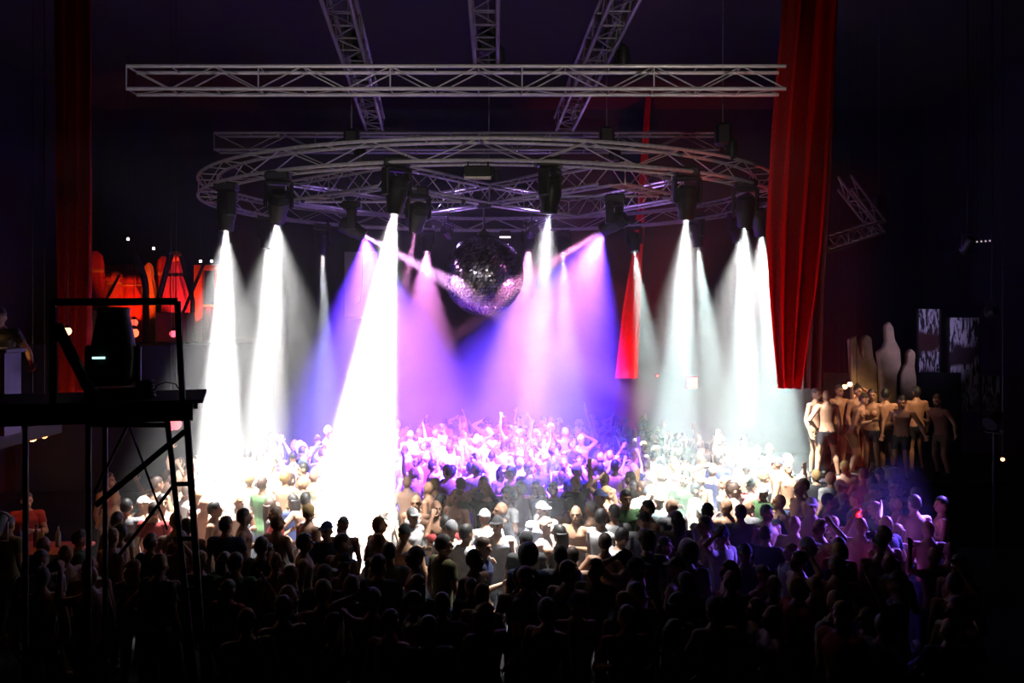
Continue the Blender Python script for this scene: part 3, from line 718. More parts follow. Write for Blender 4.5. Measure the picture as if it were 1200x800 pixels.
def capsule(mb, a, b, ra, rb, n=12):
    a = Vector(a); b = Vector(b); L = max((b - a).length, 1e-4)
    prof = [(ra * math.sin(t), -ra * math.cos(t)) for t in (0.12, .5, 1.0, 1.45)] + [(rb * math.sin(t), L - rb * math.cos(t)) for t in (1.7, 2.2, 2.65, 3.02)]
    mb.lathe(prof, n, a, b - a)
def loft(mb, rings, n=18):
    o = len(mb.v)
    for (c, rx, ry) in rings:
        for k in range(n):
            t = 2 * math.pi * k / n; mb.v.append(Vector(c) + Vector((rx * math.cos(t), ry * math.sin(t), 0)))
    for i in range(len(rings) - 1):
        for k in range(n): mb.face(o + i * n + k, o + i * n + (k + 1) % n, o + (i + 1) * n + (k + 1) % n, o + (i + 1) * n + k)
    mb.face(*[o + n - 1 - k for k in range(n)]); mb.face(*[o + (len(rings) - 1) * n + k for k in range(n)])
ARMS = dict(down=((.255, .03, 1.13), (.255, -.07, .89)), up=((.27, -.04, 1.67), (.21, -.09, 1.92)), upbent=((.37, -.03, 1.58), (.24, -.08, 1.80)),
            fist=((.28, .04, 1.17), (.17, -.22, 1.27)), fwd=((.27, -.03, 1.15), (.12, -.27, 1.22)), out=((.42, -.02, 1.34), (.56, -.14, 1.52)),
            headhand=((.39, .03, 1.58), (.17, .07, 1.70)), hip=((.40, .09, 1.18), (.215, -.01, 1.0)), phone=((.27, -.14, 1.42), (.15, -.28, 1.68)),
            low=((.36, -.06, 1.17), (.46, -.24, 1.0)))
def remeshed(mb, voxel, it, ratio):
    me = mb.mesh('tmp', False); o = bpy.data.objects.new('tmp', me); col.objects.link(o)
    r = o.modifiers.new('r', 'REMESH'); r.mode = 'VOXEL'; r.voxel_size = voxel
    s = o.modifiers.new('s', 'SMOOTH'); s.factor = .5; s.iterations = it
    d = o.modifiers.new('d', 'DECIMATE'); d.ratio = ratio
    dg = bpy.context.evaluated_depsgraph_get()
    out = bpy.data.meshes.new_from_object(o.evaluated_get(dg))
    bpy.data.objects.remove(o); bpy.data.meshes.remove(me)
    return out
def make_human(la, ra, woman=False, lean=(0, 0), yaw=0, pitch=0, knees=0.0, wide=0.0, hatless=True):
    mb = MB(); prims = []
    S = .86 if woman else 1.0
    def lz(p):
        p = Vector(p); k = max(0, p.z - .95); return p + Vector((lean[0] * k, lean[1] * k, -knees * .3 * min(1, max(0, (p.z - .08) / .8))))
    def cap(lbl, a, b, r1, r2, n=12):
        a = lz(a); b = lz(b); capsule(mb, a, b, r1, r2, n); prims.append((lbl, a, b, r1, r2))
    hip = 1.05 if woman else 1.0
    rings = [(.80, .11 * hip, .085, 0), (.86, .155 * hip, .112, .005), (.93, .168 * hip, .12, .01), (1.02, .150, .105, .0), (1.12, .140, .098, -.005), (1.22, .158, .11, -.01),
             (1.32, .178, .122, -.012), (1.39, .182, .115, -.004), (1.44, .150, .095, .004), (1.475, .095, .075, .006), (1.52, .060, .062, .0)]
    loft(mb, [(lz((0, y, z)), rx * (S if z > 1 else 1), ry * (S if z > 1.1 else 1)) for (z, rx, ry, y) in rings])
    prims.append(('torso', lz((-.07, 0, 1.30)), lz((.07, 0, 1.30)), .12, .12)); prims.append(('torso', lz((0, 0, 1.05)), lz((0, 0, 1.38)), .12, .12))
    prims.append(('hips', lz((-.06, 0, .92)), lz((.06, 0, .92)), .11, .11))
    if woman:
        for s in (-1, 1): cap('torso', (s * .07, -.085, 1.29), (s * .07, -.10, 1.275), .055, .05)
    else:
        for s in (-1, 1): cap('torso', (s * .05, -.085, 1.345), (s * .11, -.075, 1.35), .045, .045)
    cap('neck', (0, .005, 1.45), (0, -.01, 1.56), .056 * S, .052 * S)
    for s, arm in ((1, la), (-1, ra)):
        e, w_ = ARMS[arm]
        sh = Vector((s * .185 * S, 0, 1.42)); e = Vector((s * e[0] * S, e[1], e[2])); w_ = Vector((s * w_[0] * S, w_[1], w_[2]))
        cap('shoulder', (s * .12 * S, 0, 1.42), sh, .06 * S, .062 * S)
        cap('upperarm', sh, e, .056 * S, .042 * S); cap('forearm', e, e + (w_ - e) * .35, .042 * S, .045 * S); cap('forearm', e + (w_ - e) * .35, w_, .044 * S, .028 * S)
        d = (w_ - e).normalized(); side = d.cross(Vector((0, 1, 0.15))); side.normalize(); nrm = side.cross(d).normalized()
        if nrm.y > 0: nrm = -nrm
        pc = lz(w_ + d * .045)
        Mx = Matrix((side, nrm, d)).transposed()
        mb.ell(pc, (.042, .018, .056), 12, 8, Mx); prims.append(('hand', lz(w_), lz(w_ + d * .17), .03, .03))
        for q, ln in ((-.032, .060), (-.011, .074), (.010, .078), (.031, .070)):
            p0 = w_ + d * .085 + side * q; p1 = p0 + d * ln * .55 + nrm * .006 + side * q * .25; p2 = p1 + d * ln * .42 + nrm * .022
            capsule(mb, lz(p0), lz(p1), .0105, .010, 8); capsule(mb, lz(p1), lz(p2), .010, .0085, 8)
        ts = -1
        p0 = w_ + d * .03 + side * ts * -.035; p1 = p0 + d * .035 + side * .035 + nrm * .01; p2 = p1 + d * .035 + side * .008 + nrm * .008
        capsule(mb, lz(p0), lz(p1), .014, .0115, 8); capsule(mb, lz(p1), lz(p2), .0115, .009, 8)
    for s in (-1, 1):
        h = (s * .088, .0, .90); kn = (s * (.10 + wide * .12), -.03 - knees * .22, .50); an = (s * (.115 + wide * .18), .03, .085)
        cap('thigh', h, kn, .088, .058); cap('calf', kn, Vector(kn) + (Vector(an) - Vector(kn)) * .35 + Vector((0, .015, 0)), .056, .060); cap('calf', Vector(kn) + (Vector(an) - Vector(kn)) * .35 + Vector((0, .015, 0)), an, .058, .036)
        cap('foot', (an[0], .05, .045), (an[0] + s * .015, -.15, .036), .042, .036)
    hc = lz((0, -.015, 1.64)); Hr = Euler((R(pitch), 0, R(yaw))).to_matrix()
    nb = lz((0, 0, 1.53))
    def hp(x, y, z): return nb + Hr @ (Vector((x, y - .015, z + .11)))
    mb.ell(hp(0, 0.012, .012), (.077, .096, .112), 18, 12, Hr); mb.ell(hp(0, -.035, -.055), (.056, .062, .062), 14, 10, Hr)
    prims.append(('head', hp(0, .01, 0), hp(0, -.01, .03), .09, .09)); prims.append(('head', hp(0, -.03, -.06), hp(0, -.03, -.03), .06, .06))
    capsule(mb, hp(0, -.088, .012), hp(0, -.112, -.022), .011, .017, 8)
    for s in (-1, 1):
        mb.ell(hp(s * .079, .012, -.008), (.012, .024, .034), 10, 8, Hr); capsule(mb, hp(s * .012, -.086, .030), hp(s * .045, -.074, .030), .012, .010, 8)
    capsule(mb, hp(-.022, -.090, -.055), hp(.022, -.090, -.055), .010, .010, 8)
    me = remeshed(mb, .0105, 3, .30); me.name = 'body'
    nv = len(me.vertices); co = np.empty(nv * 3, np.float32); me.vertices.foreach_get('co', co); co = co.reshape(-1, 3)
    def classify(co):
        best = np.full(len(co), 9e9); lab = np.zeros(len(co), int); names = sorted({p[0] for p in prims}); tpar = np.zeros(len(co))
        for (l, a, b, r1, r2) in prims:
            a = np.array(a); b = np.array(b); ab = b - a; t = np.clip(((co - a) @ ab) / max(ab @ ab, 1e-9), 0, 1)
            dd = np.linalg.norm(co - (a + t[:, None] * ab), axis=1) - (r1 + (r2 - r1) * t)
            k = dd < best; best[k] = dd[k]; lab[k] = names.index(l); tpar[k] = t[k]
        return lab, names, tpar
    lab, names, tpar = classify(co)
    L = lambda *n: np.isin(lab, [names.index(q) for q in n if q in names])
    HrI = np.array(Hr.transposed()); hloc = (co - np.array(hp(0, 0, 0))) @ HrI.T
    ishead = L('head') | ((hloc[:, 2] > -.02) & (np.linalg.norm(hloc, axis=1) < .19))
    polys = [tuple(p.vertices) for p in me.polygons]
    me.update(); nor = np.empty(nv * 3, np.float32); me.vertices.foreach_get('normal', nor); nor = nor.reshape(-1, 3)
    def extract(mask, offs, name, extra=None):
        fs = [p for p in polys if all(mask[i] for i in p)]
        used = sorted({i for p in fs for i in p}); mp = {i: k for k, i in enumerate(used)}
        vs_ = [Vector(co[i] + nor[i] * (offs[i] if hasattr(offs, '__len__') else offs)) for i in used]
        m2 = MB(); m2.v = vs_
        for p in fs: m2.face(*[mp[i] for i in p])
        if extra: extra(m2)
        return m2.mesh(name)
    z = co[:, 2] + knees * .3
    slv = L('upperarm') & (tpar < .55)
    tee = extract((L('torso', 'shoulder', 'neck') & (z < 1.49) & (z > .86)) | slv | (L('hips') & (z > .86)), .014, 'shirt')
    tank = extract((L('torso', 'hips') & (z > .86) & (z < 1.40)) | (L('torso', 'shoulder') & (np.abs(co[:, 0] - lean[0] * .45) < .11) & (z > 1.3) & (z < 1.46) & (np.abs(co[:, 0] - lean[0] * .45) > .05)), .011, 'tank_top')
    jeans = extract((L('hips', 'thigh', 'calf') & (z < .97) & (z > .1)) | (L('torso') & (z < .97)), .013, 'trousers')
    shorts = extract((L('hips', 'thigh') & (z < .97) & (z > .66)) | (L('torso') & (z < .97)), .016, 'shorts')
    shoeL = extract((L('foot') | (L('calf') & (z < .1))) & (co[:, 0] > 0), .010, 'shoe'); shoeR = extract((L('foot') | (L('calf') & (z < .1))) & (co[:, 0] < 0), .010, 'shoe')
    x_, y_, z_ = hloc[:, 0], hloc[:, 1], hloc[:, 2]
    line = np.where(y_ < -.055, .062, np.where(y_ < .0, .062 - (y_ + .055) * 1.4, -.015 - (y_) * .55))
    hm_ = ishead & (z_ > line) & ~((np.abs(x_) > .075) & (z_ < .03) & (y_ < .04))
    short = extract(hm_, .010 + .008 * np.clip(z_ / .1, 0, 1), 'hair')
    def longx(m2):
        pts = [hp(0, .03, .06), hp(0, .085, .03), hp(0, .10, -.06), hp(0, .10, -.17), hp(0, .095, -.28)]
        rr = [(.075, .05), (.088, .05), (.092, .045), (.085, .035), (.04, .02)]
        o = len(m2.v); n = 14
        for p, (rx, ry) in zip(pts, rr):
            for k in range(n):
                t = 2 * math.pi * k / n; m2.v.append(p + Hr @ Vector((rx * math.cos(t), ry * math.sin(t), 0)))
        for i in range(4):
            for k in range(n): m2.face(o + i * n + k, o + i * n + (k + 1) % n, o + (i + 1) * n + (k + 1) % n, o + (i + 1) * n + k)
        m2.face(*[o + 4 * n + k for k in range(n)])
    long_ = extract(hm_, .018, 'hair', longx)
    afro = extract(hm_, .05 + .02 * np.clip(z_ / .1, 0, 1), 'hair')
    def brim(m2):
        o = len(m2.v); n = 10
        for zz in (0, .008):
            for k in range(n + 1):
                t = math.pi + math.pi * k / n
                m2.v.append(hp(.078 * math.cos(t), -.055 + .03 * math.sin(t), .052 + zz)); m2.v.append(hp(.085 * math.cos(t), -.075 + .085 * math.sin(t), .040 + zz))
        for q in (0, 2 * (n + 1)):
            for k in range(n): m2.face(o + q + 2 * k, o + q + 2 * k + 1, o + q + 2 * k + 3, o + q + 2 * k + 2)
        for k in range(n): m2.face(o + 2 * k + 1, o + 2 * (n + 1) + 2 * k + 1, o + 2 * (n + 1) + 2 * k + 3, o + 2 * k + 3)
    capm = extract(ishead & (z_ > .035 - .25 * np.clip(y_, 0, 1)), .016, 'cap', brim)
    # eyes and lips by material slot
    for m_ in (None, EYE, LIP): me.materials.append(m_)
    mi = np.zeros(len(me.polygons), np.int32)
    for i, p in enumerate(polys):
        c = hloc[list(p)].mean(axis=0)
        if c[1] < -.06:
            if min(np.hypot(c[0] - .03, c[2] - .008), np.hypot(c[0] + .03, c[2] - .008)) < .0125: mi[i] = 1
            elif abs(c[0]) < .024 and abs(c[2] + .055) < .009: mi[i] = 2
    me.polygons.foreach_set('material_index', mi); me.shade_smooth()
    for q in (tee, tank, jeans, shorts, shoeL, shoeR, short, long_, afro, capm): q.materials.append(None); q.shade_smooth()
    hand_pos = []
    return dict(body=me, tee=tee, tank=tank, jeans=jeans, shorts=shorts, shoeL=shoeL, shoeR=shoeR, short=short, long=long_, afro=afro, cap=capm, top=float(hp(0, 0, 0).z), prims=prims,
                classify=classify, hp0=np.array(hp(0, 0, 0)), HrI=HrI)
T = dict(
    stand=make_human('down', 'down', yaw=12), standb=make_human('down', 'fwd', yaw=-25, lean=(.05, -.05)), armsup=make_human('up', 'up', pitch=-8),
    oneup=make_human('up', 'fist', yaw=15, lean=(.06, 0)), dance=make_human('fist', 'fist', lean=(0, -.08), knees=.35, yaw=-10), drink=make_human('fwd', 'down', yaw=20),
    wide=make_human('out', 'upbent', lean=(.06, -.02), yaw=-15), headhand=make_human('headhand', 'down', lean=(-.04, 0)), bentover=make_human('low', 'fwd', lean=(.08, -.32), pitch=12, knees=.3),
    hips=make_human('hip', 'down', yaw=10, wide=.6), wstand=make_human('down', 'fwd', True, yaw=18), wup=make_human('upbent', 'up', True, lean=(-.05, 0)), wdance=make_human('fist', 'low', True, knees=.3, yaw=-20),
    phone=make_human('phone', 'down', pitch=-6))
POSE = dict(stand='arms down', standb='one forearm forward', armsup='with both arms raised high', oneup='with one arm raised high', dance='dancing with bent elbows',
            drink='one forearm up', wide='dancing with arms spread', headhand='with a hand on the head', bentover='bending forward', hips='with a hand on the hip', wstand='standing relaxed',
            wup='dancing with both hands up', wdance='swaying with bent arms', phone='hand at face')
def person(x, y, z, rz, tk, skin, top, bottom, hair, label, group=None, scale=1.0, cat='person'):
    t = T[tk]; e = empty('person', (x, y, z), rz); e.scale = (scale,) * 3; tag(e, label, cat, group)
    def part(nm, me, mats):
        o = bpy.data.objects.new(nm, me); col.objects.link(o); o.parent = e
        for i, m_ in enumerate(mats):
            if m_ is not None: o.material_slots[i].link = 'OBJECT'; o.material_slots[i].material = m_
        return o
    part('body', t['body'], [skin])
    if top: part('shirt' if top[0] == 'tee' else 'tank_top', t[top[0]], [CL[top[1]]])
    part('trousers' if bottom[0] == 'jeans' else 'shorts', t[bottom[0]], [CL[bottom[1]]])
    part('shoe', t['shoeL'], [SHOE]); part('shoe', t['shoeR'], [SHOE])
    if hair:
        if hair[0] == 'cap': part('cap', t['cap'], [CL[hair[1]]])
        else: part('hair', t[hair[0]], [HAIR[hair[1]]])
    return e
CN = dict(white='white', black='black', grey='grey', red='red', green='green', navy='navy', olive='olive', blue='blue')
def words(tk, top, hair, woman):
    a = 'shirtless' if top is None else None
    h = 'shaven-headed' if hair is None else {'short': hair[1] + '-haired', 'long': 'long ' + hair[1] + '-haired', 'afro': 'bushy ' + hair[1] + '-haired', 'cap': hair[1] + '-capped'}[hair[0]]
    s = (a + ' ' if a else '') + h + ' person'
    if top: s += ' in ' + CN[top[1]] + (' tee' if top[0] == 'tee' else ' tank top')
    return s + ', ' + POSE[tk]
ZS = {'in the dark front rows': 'up front in the dark', 'in the dark beside the scaffold': 'beside the scaffold', 'in blue light below the side stage': 'in blue light', 'in the beam nearest the scaffold': 'by the scaffold beam',
      'in the widest white beam': 'in the widest beam', 'in the white pool by the drape': 'by the red drape', 'under the mirror ball': 'under the ball', 'in the far pink rows': 'in pink light', 'behind the scaffold legs': 'behind the scaffold'}
seen_labels = set()
def full_label(tk, top, hair, woman, x, y):
    a = words(tk, top, hair, woman); z = zone(x, y)
    if len((a + ' ' + ZS[z]).split()) > 16: a = a.replace(' tank top', ' tank').replace('dancing with', 'with')
    return a + ' ' + (z if len((a + ' ' + z).split()) <= 16 else ZS[z])
def zone(x, y):
    px = 600 + x / y * FPX; py = HY + (CZ - 1.64) * FPX / y
    if y < 11.3: return 'in the dark front rows' if px > 260 else 'in the dark beside the scaffold'
    if px > 930: return 'in blue light below the side stage'
    if px < 232: return 'behind the scaffold legs'
    if px < 345: return 'in the beam nearest the scaffold'
    if px < 470: return 'in the widest white beam'
    if px < 740: return 'under the mirror ball' if y < 20 else 'in the far pink rows'
    return 'in the white pool by the drape'
def outfit(r, y):
    q = r.random()
    woman = r.random() < .12
    tk = r.choice(('wstand', 'wup', 'wdance')) if woman else r.choice(('stand', 'stand', 'standb', 'standb', 'drink', 'drink', 'drink', 'standb', 'stand', 'oneup', 'dance', 'dance', 'dance', 'headhand', 'hips', 'phone'))
    if y < 12.5 and tk in ('armsup', 'oneup', 'wup', 'wide'): tk = r.choice(('stand', 'standb', 'drink', 'dance'))
    top = None if (not woman and q < .52) else (r.choice(('tee', 'tee', 'tank')), r.choice(('white', 'white', 'black', 'black', 'grey', 'red', 'navy', 'olive', 'green')))
    if woman: hair = r.choice((('long', 'black'), ('long', 'brown'), ('long', 'blond')))
    else:
        h = r.random()
        hair = None if h < .30 else ('cap', r.choice(('white', 'black', 'black', 'navy'))) if h < .42 else ('short', r.choice(('black', 'black', 'brown', 'brown', 'blond', 'grey')))
    skin = SKIN[min(4, int(abs(r.gauss(0, 1.5))))]
    bottom = (r.choice(('jeans', 'jeans', 'shorts')), r.choice(('denim', 'black', 'khaki', 'grey')))
    return tk, skin, top, bottom, hair, woman
spots = []; people = []
def free(x, y, m): return all((x - a) ** 2 + (y - b) ** 2 > m * m for a, b in spots)
# people one can pick out in the photograph, plus dark front ones added to cover lit floor: head px, py, template, top, hair, facing (deg, 0 = toward the camera)
PICK = [(511, 597, 'stand', None, None, 10, 1), (547, 628, 'standb', ('tee', 'white'), ('short', 'black'), 160, 1), (577, 604, 'bentover', ('tee', 'white'), ('cap', 'white'), 200, 1),
        (596, 584, 'drink', ('tee', 'white'), ('afro', 'black'), 300, 0), (635, 599, 'drink', ('tee', 'white'), ('cap', 'white'), 20, 1), (675, 604, 'drink', None, None, 330, 1),
        (656, 628, 'wstand', ('tank', 'black'), ('long', 'black'), 190, 2), (617, 636, 'stand', ('tee', 'black'), ('cap', 'black'), 180, 2), (619, 655, 'stand', ('tee', 'navy'), ('afro', 'black'), 170, 3),
        (529, 622, 'stand', ('tee', 'white'), ('cap', 'grey'), 175, 0), (480, 607, 'standb', ('tee', 'white'), ('cap', 'white'), 60, 1), (474, 627, 'stand', None, ('cap', 'black'), 190, 2),
        (496, 629, 'stand', None, ('short', 'black'), 180, 1), (251, 599, 'stand', None, ('short', 'black'), 90, 2), (239, 593, 'stand', None, None, 200, 0), (266, 618, 'standb', ('tee', 'navy'), ('short', 'black'), 180, 2),
        (285, 608, 'drink', None, ('short', 'black'), 100, 2), (324, 615, 'standb', None, None, 150, 2), (306, 643, 'stand', ('tee', 'black'), ('short', 'black'), 160, 3), (356, 638, 'stand', None, ('short', 'black'), 100, 3),
        (375, 641, 'stand', None, ('short', 'grey'), 180, 3), (341, 613, 'standb', ('tee', 'white'), ('cap', 'black'), 60, 1), (358, 588, 'hips', None, ('short', 'black'), 180, 0), (400, 640, 'standb', None, ('short', 'brown'), 150, 2),
        (411, 636, 'stand', ('tee', 'black'), ('short', 'black'), 200, 2), (456, 650, 'stand', ('tee', 'white'), ('short', 'black'), 180, 1), (445, 666, 'standb', ('tee', 'grey'), ('short', 'black'), 170, 1),
        (716, 626, 'bentover', ('tee', 'white'), ('short', 'black'), 120, 0), (720, 603, 'stand', ('tee', 'white'), ('short', 'black'), 190, 1), (755, 612, 'stand', ('tee', 'grey'), ('cap', 'black'), 180, 2),
        (793, 611, 'stand', ('tee', 'olive'), ('long', 'black'), 185, 2), (827, 617, 'drink', None, ('short', 'black'), 260, 2), (807, 652, 'stand', ('tee', 'black'), ('afro', 'black'), 180, 3), (758, 638, 'stand', ('tee', 'black'), ('afro', 'brown'), 190, 3),
        (657, 654, 'stand', ('tee', 'grey'), ('short', 'grey'), 180, 2), (852, 595, 'stand', None, None, 200, 1), (868, 603, 'stand', ('tee', 'grey'), ('short', 'black'), 170, 2), (898, 603, 'stand', None, ('short', 'black'), 20, 0),
        (911, 607, 'drink', ('tee', 'black'), ('short', 'black'), 190, 2), (942, 571, 'wstand', ('tank', 'blue'), ('short', 'brown'), 250, 0), (974, 562, 'stand', ('tee', 'white'), None, 200, 0), (990, 549, 'stand', None, ('short', 'blond'), 160, 0),
        (1012, 558, 'hips', None, ('short', 'black'), 185, 1), (970, 589, 'wstand', ('tank', 'black'), ('short', 'black'), 70, 1), (1047, 572, 'drink', ('tee', 'black'), ('short', 'black'), 330, 2), (1024, 570, 'standb', None, ('short', 'black'), 150, 1),
        (1074, 582, 'stand', ('tee', 'navy'), ('short', 'black'), 180, 2), (1104, 593, 'drink', None, ('short', 'black'), 250, 1), (1088, 622, 'stand', None, None, 170, 0), (1000, 600, 'dance', None, ('short', 'black'), 140, 1),
        (196, 560, 'wide', None, ('short', 'brown'), 180, 0), (190, 590, 'stand', None, ('short', 'black'), 20, 1), (148, 596, 'stand', ('tee', 'grey'), ('short', 'black'), 180, 1), (137, 612, 'stand', ('tee', 'white'), ('short', 'black'), 170, 2), (518, 712, 'stand', ('tee', 'black'), ('short', 'brown'), 175, 2), (505, 742, 'standb', ('tee', 'navy'), ('short', 'black'), 185, 2), (534, 738, 'drink', ('tee', 'grey'), ('short', 'black'), 180, 3), (213, 545, 'oneup', None, ('short', 'brown'), 170, 0)]
for (px, py, tk, top, hair, face, si) in PICK:
    q = PZ(px, py, 1.62)
    if not free(q.x, q.y, .30): continue
    seen_labels.add(full_label(tk, top, hair, False, q.x, q.y)); spots.append((q.x, q.y)); people.append((q.x, q.y, R(face), tk, SKIN[si], top, ('jeans', 'denim'), hair, q.y * 0 + 1.0, tk.startswith('w') and tk != 'wide'))
r2 = random.Random(21)
def inside(x, y):
    px = 600 + x / y * FPX
    if px < 30 or px > 1125 or (x < -5.9 and 12.1 < y < 14.8): return False
    if y < 11.6: return y > 8.5 and abs(x + .3) < 6.0 and not (x < -2.5 and y < 10.0)  # nearest rows added to close off slits of lit floor
    if x > 5.7 and y > 16.9: return False
    cx, cy_ = .2, 17.0
    return ((x - cx) / (6.6 if x > cx else 6.4 if y > 15.5 else 7.6)) ** 2 + ((y - cy_) / 8.2) ** 2 < 1
tries = 0
while tries < 9000:
    tries += 1
    x = r2.uniform(-7, 7); y = r2.uniform(8.5, 25.4)
    if not inside(x, y) or not free(x, y, .50 if y > 11.6 else .44): continue
    spots.append((x, y))
    for _ in range(40):
        tk, skin, top, bottom, hair, woman = outfit(r2, y)
        lb_ = full_label(tk, top, hair, woman, x, y)
        if lb_ not in seen_labels: break
    seen_labels.add(lb_)
    face = r2.choice((180, 180, 180, 0, 90, 270)) + r2.uniform(-40, 40)
    people.append((x, y, R(face), tk, skin, top, bottom, hair, r2.uniform(.94, 1.05) * (.94 if woman else 1), woman))
people.sort(key=lambda p: p[1])
NIND = 284
for (x, y, rz, tk, skin, top, bottom, hair, s, woman) in people[:NIND]:
    person(x, y, 0, rz, tk, skin, top, bottom, hair, full_label(tk, top, hair, woman, x, y), 'dance floor crowd', s)
# the smallest, farthest people of the crowd as one mass
rest = people[NIND:]
pal = []; pidx = {}
def pid(m):
    if m.name not in pidx: pidx[m.name] = len(pal); pal.append(m)
    return pidx[m.name]
low = {}
def lowres(tk):
    if tk in low: return low[tk]
    t = T[tk]; o = bpy.data.objects.new('tmp', t['body']); col.objects.link(o)
    d = o.modifiers.new('d', 'DECIMATE'); d.ratio = .16
    dg = bpy.context.evaluated_depsgraph_get(); me = bpy.data.meshes.new_from_object(o.evaluated_get(dg)); bpy.data.objects.remove(o)
    co = np.empty(len(me.vertices) * 3); me.vertices.foreach_get('co', co); co = co.reshape(-1, 3)
    fc = np.array([list(p.vertices)[:3] for p in me.polygons]); cen = co[fc].mean(axis=1)
    lab, names, tp = t['classify'](cen); nm = np.array(names)[lab]
    hl = (cen - t['hp0']) @ t['HrI'].T
    hairf = (hl[:, 2] > np.where(hl[:, 1] < -.03, .06, -.03)) & (np.linalg.norm(hl, axis=1) < .2)
    low[tk] = (co, fc, nm, hairf, cen, tp); bpy.data.meshes.remove(me)
    return low[tk]
VV = []; FF = []; MI = []; off_ = 0
for (x, y, rz, tk, skin, top, bottom, hair, s, woman) in rest:
    co, fc, nm, hairf, cen, tp = lowres(tk)
    c_, s_ = math.cos(rz), math.sin(rz)
    q = co * s; q = np.stack([q[:, 0] * c_ - q[:, 1] * s_ + x, q[:, 0] * s_ + q[:, 1] * c_ + y, q[:, 2]], 1)
    mi = np.full(len(fc), pid(skin))
    if top: mi[np.isin(nm, ['torso', 'hips']) | (np.isin(nm, ['shoulder', 'upperarm']) & (top[0] == 'tee') & ((nm != 'upperarm') | (tp < .55)))] = pid(CL[top[1]])
    mi[np.isin(nm, ['hips', 'thigh', 'calf']) & (cen[:, 2] < .96)] = pid(CL[bottom[1]]); mi[nm == 'foot'] = pid(SHOE)
    if hair: mi[hairf] = pid(CL[hair[1]] if hair[0] == 'cap' else HAIR[hair[1]])
    VV.append(q); FF.append(fc + off_); MI.append(mi); off_ += len(q)
if rest:
    me = bpy.data.meshes.new('far_crowd'); me.from_pydata(np.concatenate(VV).tolist(), [], np.concatenate(FF).tolist())
    for m_ in pal: me.materials.append(m_)
    me.polygons.foreach_set('material_index', np.concatenate(MI).astype(np.int32)); me.shade_smooth()
    o = ob('crowd', me); tag(o, 'packed far rows of tiny dancing people at the back of the dance floor', 'crowd', kind='stuff')
print('PEOPLE', len(people), len(rest))
# dancers on the side stage
DN = [(956, 463, 18.4, 'stand', None, ('short', 'brown'), 30, 1), (969, 463, 18.0, 'hips', None, None, 185, 1), (983, 462, 19.2, 'stand', None, ('short', 'black'), 10, 2), (999, 474, 18.3, 'bentover', None, ('short', 'brown'), 60, 0),
      (1006, 466, 19.1, 'headhand', None, ('short', 'black'), 20, 1), (1022, 467, 18.2, 'wstand', None, ('short', 'brown'), 320, 1), (1040, 464, 18.2, 'standb', None, ('short', 'black'), 180, 1),
      (1056, 480, 18.0, 'bentover', None, ('short', 'black'), 330, 1), (1074, 478, 18.8, 'stand', None, ('short', 'black'), 180, 2), (1104, 492, 18.2, 'bentover', None, ('short', 'brown'), 300, 2)]
for i, (px, py, d, tk, top, hair, face, si) in enumerate(DN):
    X = (px - 600) / FPX * d
    person(X, d, SZ, R(face), tk, SKIN[si], top, ('shorts', 'black' if i % 3 else 'khaki'), hair, words(tk, top, hair, False) + ' on the side stage' + (' before the figures' if i > 4 else ' by the drape' if i < 3 else ''), 'dancers on the side stage')
# white towels / boxes at their feet
for (px, py, rot, l) in ((1043, 529, 20, 'pale tilted drinks tub at the feet of the dancer before the figures'), (1020, 528, -15, 'smaller pale drinks tub on the front edge of the side stage')):
    c = P(px, py + 12, 17.75); t = empty('drinks_tub', (c.x, 17.75, SZ), R(rot)); tag(t, l, 'tub')
    k = 1.0 if px > 1030 else .7
    build(MB().lathe([(.08 * k, 0), (.10 * k, .01), (.13 * k, .24 * k), (.145 * k, .25 * k), (.14 * k, .27 * k), (.12 * k, .26 * k), (.09 * k, .03)], 16), 'tub', M['cream'], t)
    build(MB().path([(-.14 * k, 0, .25 * k), (-.1 * k, -.1, .3 * k), (0, -.13, .31 * k), (.1 * k, -.1, .3 * k), (.14 * k, 0, .25 * k)], .008, 6), 'handle', M['steel'], t)
# bar corner at the dark edge: counter, bottles, bartender
SB = PZ(20, 610, 1.1)
t = empty('bar_counter', (-7.35, 13.4, 0)); tag(t, 'dark bar counter with a pale top in the dim corner behind the scaffold', 'counter')
build(MB().box((0, 0, .52), (1.9, .6, 1.04), bev=.02), 'body', M['wood_black'], t); build(MB().box((0, -.02, 1.07), (2.0, .72, .06), bev=.015), 'worktop', M['maroon'], t)
for k in range(4): build(MB().box((-.7 + k * .47, -.31, .5), (.4, .02, .8)), 'front_panel', M['stage'], t)
BG = [mat('bottle_' + n, c, .15, noise=.1) for n, c in (('amber', (.55, .22, .04)), ('clear', (.6, .6, .55)), ('green', (.08, .3, .1)), ('red', (.5, .05, .03)), ('blue', (.05, .1, .5)), ('brown', (.16, .07, .02)), ('yellow', (.7, .5, .06)), ('frosted', (.5, .55, .6)))]
bn = ('amber', 'clear', 'green', 'red', 'blue', 'brown', 'yellow', 'frosted')
for k in range(8):
    t = empty('bottle', (-8.05 + k * .18 + .03 * (k % 3), 13.35 + .06 * (k % 2), 1.10)); tag(t, '%s glass bottle on the dim bar counter' % bn[k], 'bottle', 'bottles on the bar counter')
    build(MB().lathe([(.036, 0), (.038, .01), (.038, .19), (.03, .22), (.014, .25), (.013, .31)], 12), 'glass', BG[k], t); build(MB().lathe([(.016, .305), (.016, .33), (.0, .332)], 10), 'stopper', M['black'], t)
gl = globe(38, 512, 13.6, .07, (1, .42, .12), 5, 'warm globe lamp hanging over the bar counter', ZC)
globe(52, 510, 13.8, .05, (1, .36, .10), 4, 'smaller warm globe lamp hanging over the bar counter', ZC)
pl = bpy.data.lights.new('lamp', 'POINT'); pl.energy = 16; pl.color = (1, .35, .10); pl.shadow_soft_size = .08
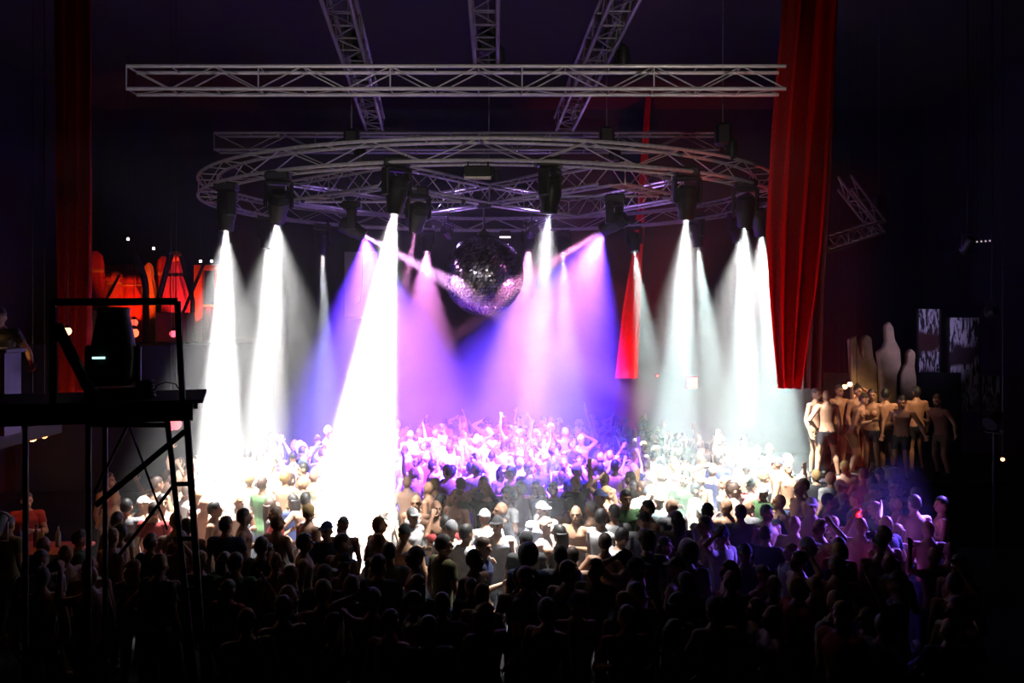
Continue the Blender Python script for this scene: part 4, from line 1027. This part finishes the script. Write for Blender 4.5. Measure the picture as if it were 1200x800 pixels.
plo = bpy.data.objects.new('lamp', pl); col.objects.link(plo); plo.parent = gl; plo.location = (0, -.05, -.18)
person(-7.6, 14.1, 0, R(20), 'drink', SKIN[0], ('tee', 'red'), ('jeans', 'black'), ('short', 'brown'), 'brown-haired person in red tee, tending the dim bar counter', None)
person(-7.0, 12.5, 0, R(160), 'stand', SKIN[1], ('tee', 'olive'), ('jeans', 'black'), ('short', 'black'), 'black-haired person in olive tee, waiting at the dim bar counter', None)
# lighting operator on a side gallery
gz = CZ - (508 - HY) / FPX * 12
struct(MB().box((-8.4, 12.6, gz - .1), (3.2, 2.0, .2)), 'trim_4', M['stage'])
struct(MB().box((-9.85, 12.6, gz / 2 - .1), (.2, 1.8, gz - .2)), 'trim_5', M['stage'])
t = empty('mixing_desk', (-6.95, 11.95, gz)); tag(t, 'small black lighting desk with a lit pale work sheet on the side gallery', 'desk')
hd_ = P(15, 408, 11.9).z - gz
for sx in (-1, 1): build(MB().box((sx * .3, 0, hd_ / 2 - .02), (.05, .4, hd_ - .04)), 'leg', M['black'], t)
build(MB().box((0, 0, hd_ - .03), (.75, .5, .06), bev=.01), 'desk_top', M['black'], t); build(MB().box((.12, -.1, hd_ + .006), (.26, .2, .012)), 'work_sheet', M['cream'], t)
build(MB().path([(-.3, .2, hd_), (-.3, .2, hd_ + .3), (-.22, .12, hd_ + .4), (-.1, .05, hd_ + .38)], .01, 6), 'lamp_neck', M['steel'], t)
spot('lamp', (-.1, .05, hd_ + .36), (.3, -.2, -1), 9, (1, .5, .18), 120, .6, .02, t)
person(-7.05, 12.45, gz, R(10), 'bentover', SKIN[0], ('tee', 'black'), ('jeans', 'black'), ('short', 'black'), 'black-haired person in black tee, bending over the lighting desk', None)
# phones in the dark front rows
def phone(px, py, label):
    c = PZ(px, py, 1.55); t = empty('phone', c, .3); tag(t, label, 'phone'); t.scale = (.62,) * 3
    build(MB().box((0, 0, .07), (.07, .009, .14), bev=.003), 'case', M['black'], t)
    build(MB().box((0, -.006, .072), (.058, .003, .11)), 'screen', mat('phone_glow', (.5, .5, .4), .3, 0, (1, .9, .6), 2.2), t)
    person(c.x + .15, c.y + .28, 0, 0, 'phone', SKIN[2], ('tee', 'black'), ('jeans', 'black'), ('short', 'black'), 'black-haired person in black tee, lifting the ' + label.split(' held')[0], None)
phone(733, 717, 'lit phone held up in the dark front rows below the teal beams')
# ------------------------------------------------------------------ haze hanging over the dance floor
hz = build(MB().box((-.6, 18.9, 3.4), (13.0, 16.6, 6.7)), 'haze', None, None, False)
tag(hz, 'thin theatrical haze hanging over the dance floor, lit by the beams', 'haze', kind='stuff')
hm = bpy.data.materials.new('thin_haze'); hm.use_nodes = True; nt = hm.node_tree
nt.nodes.remove(nt.nodes['Principled BSDF'])
vsn = nt.nodes.new('ShaderNodeVolumeScatter'); vsn.inputs['Density'].default_value = HAZE; vsn.inputs['Anisotropy'].default_value = 0.0
nt.links.new(vsn.outputs[0], nt.nodes['Material Output'].inputs['Volume'])
hz.data.materials.append(hm)
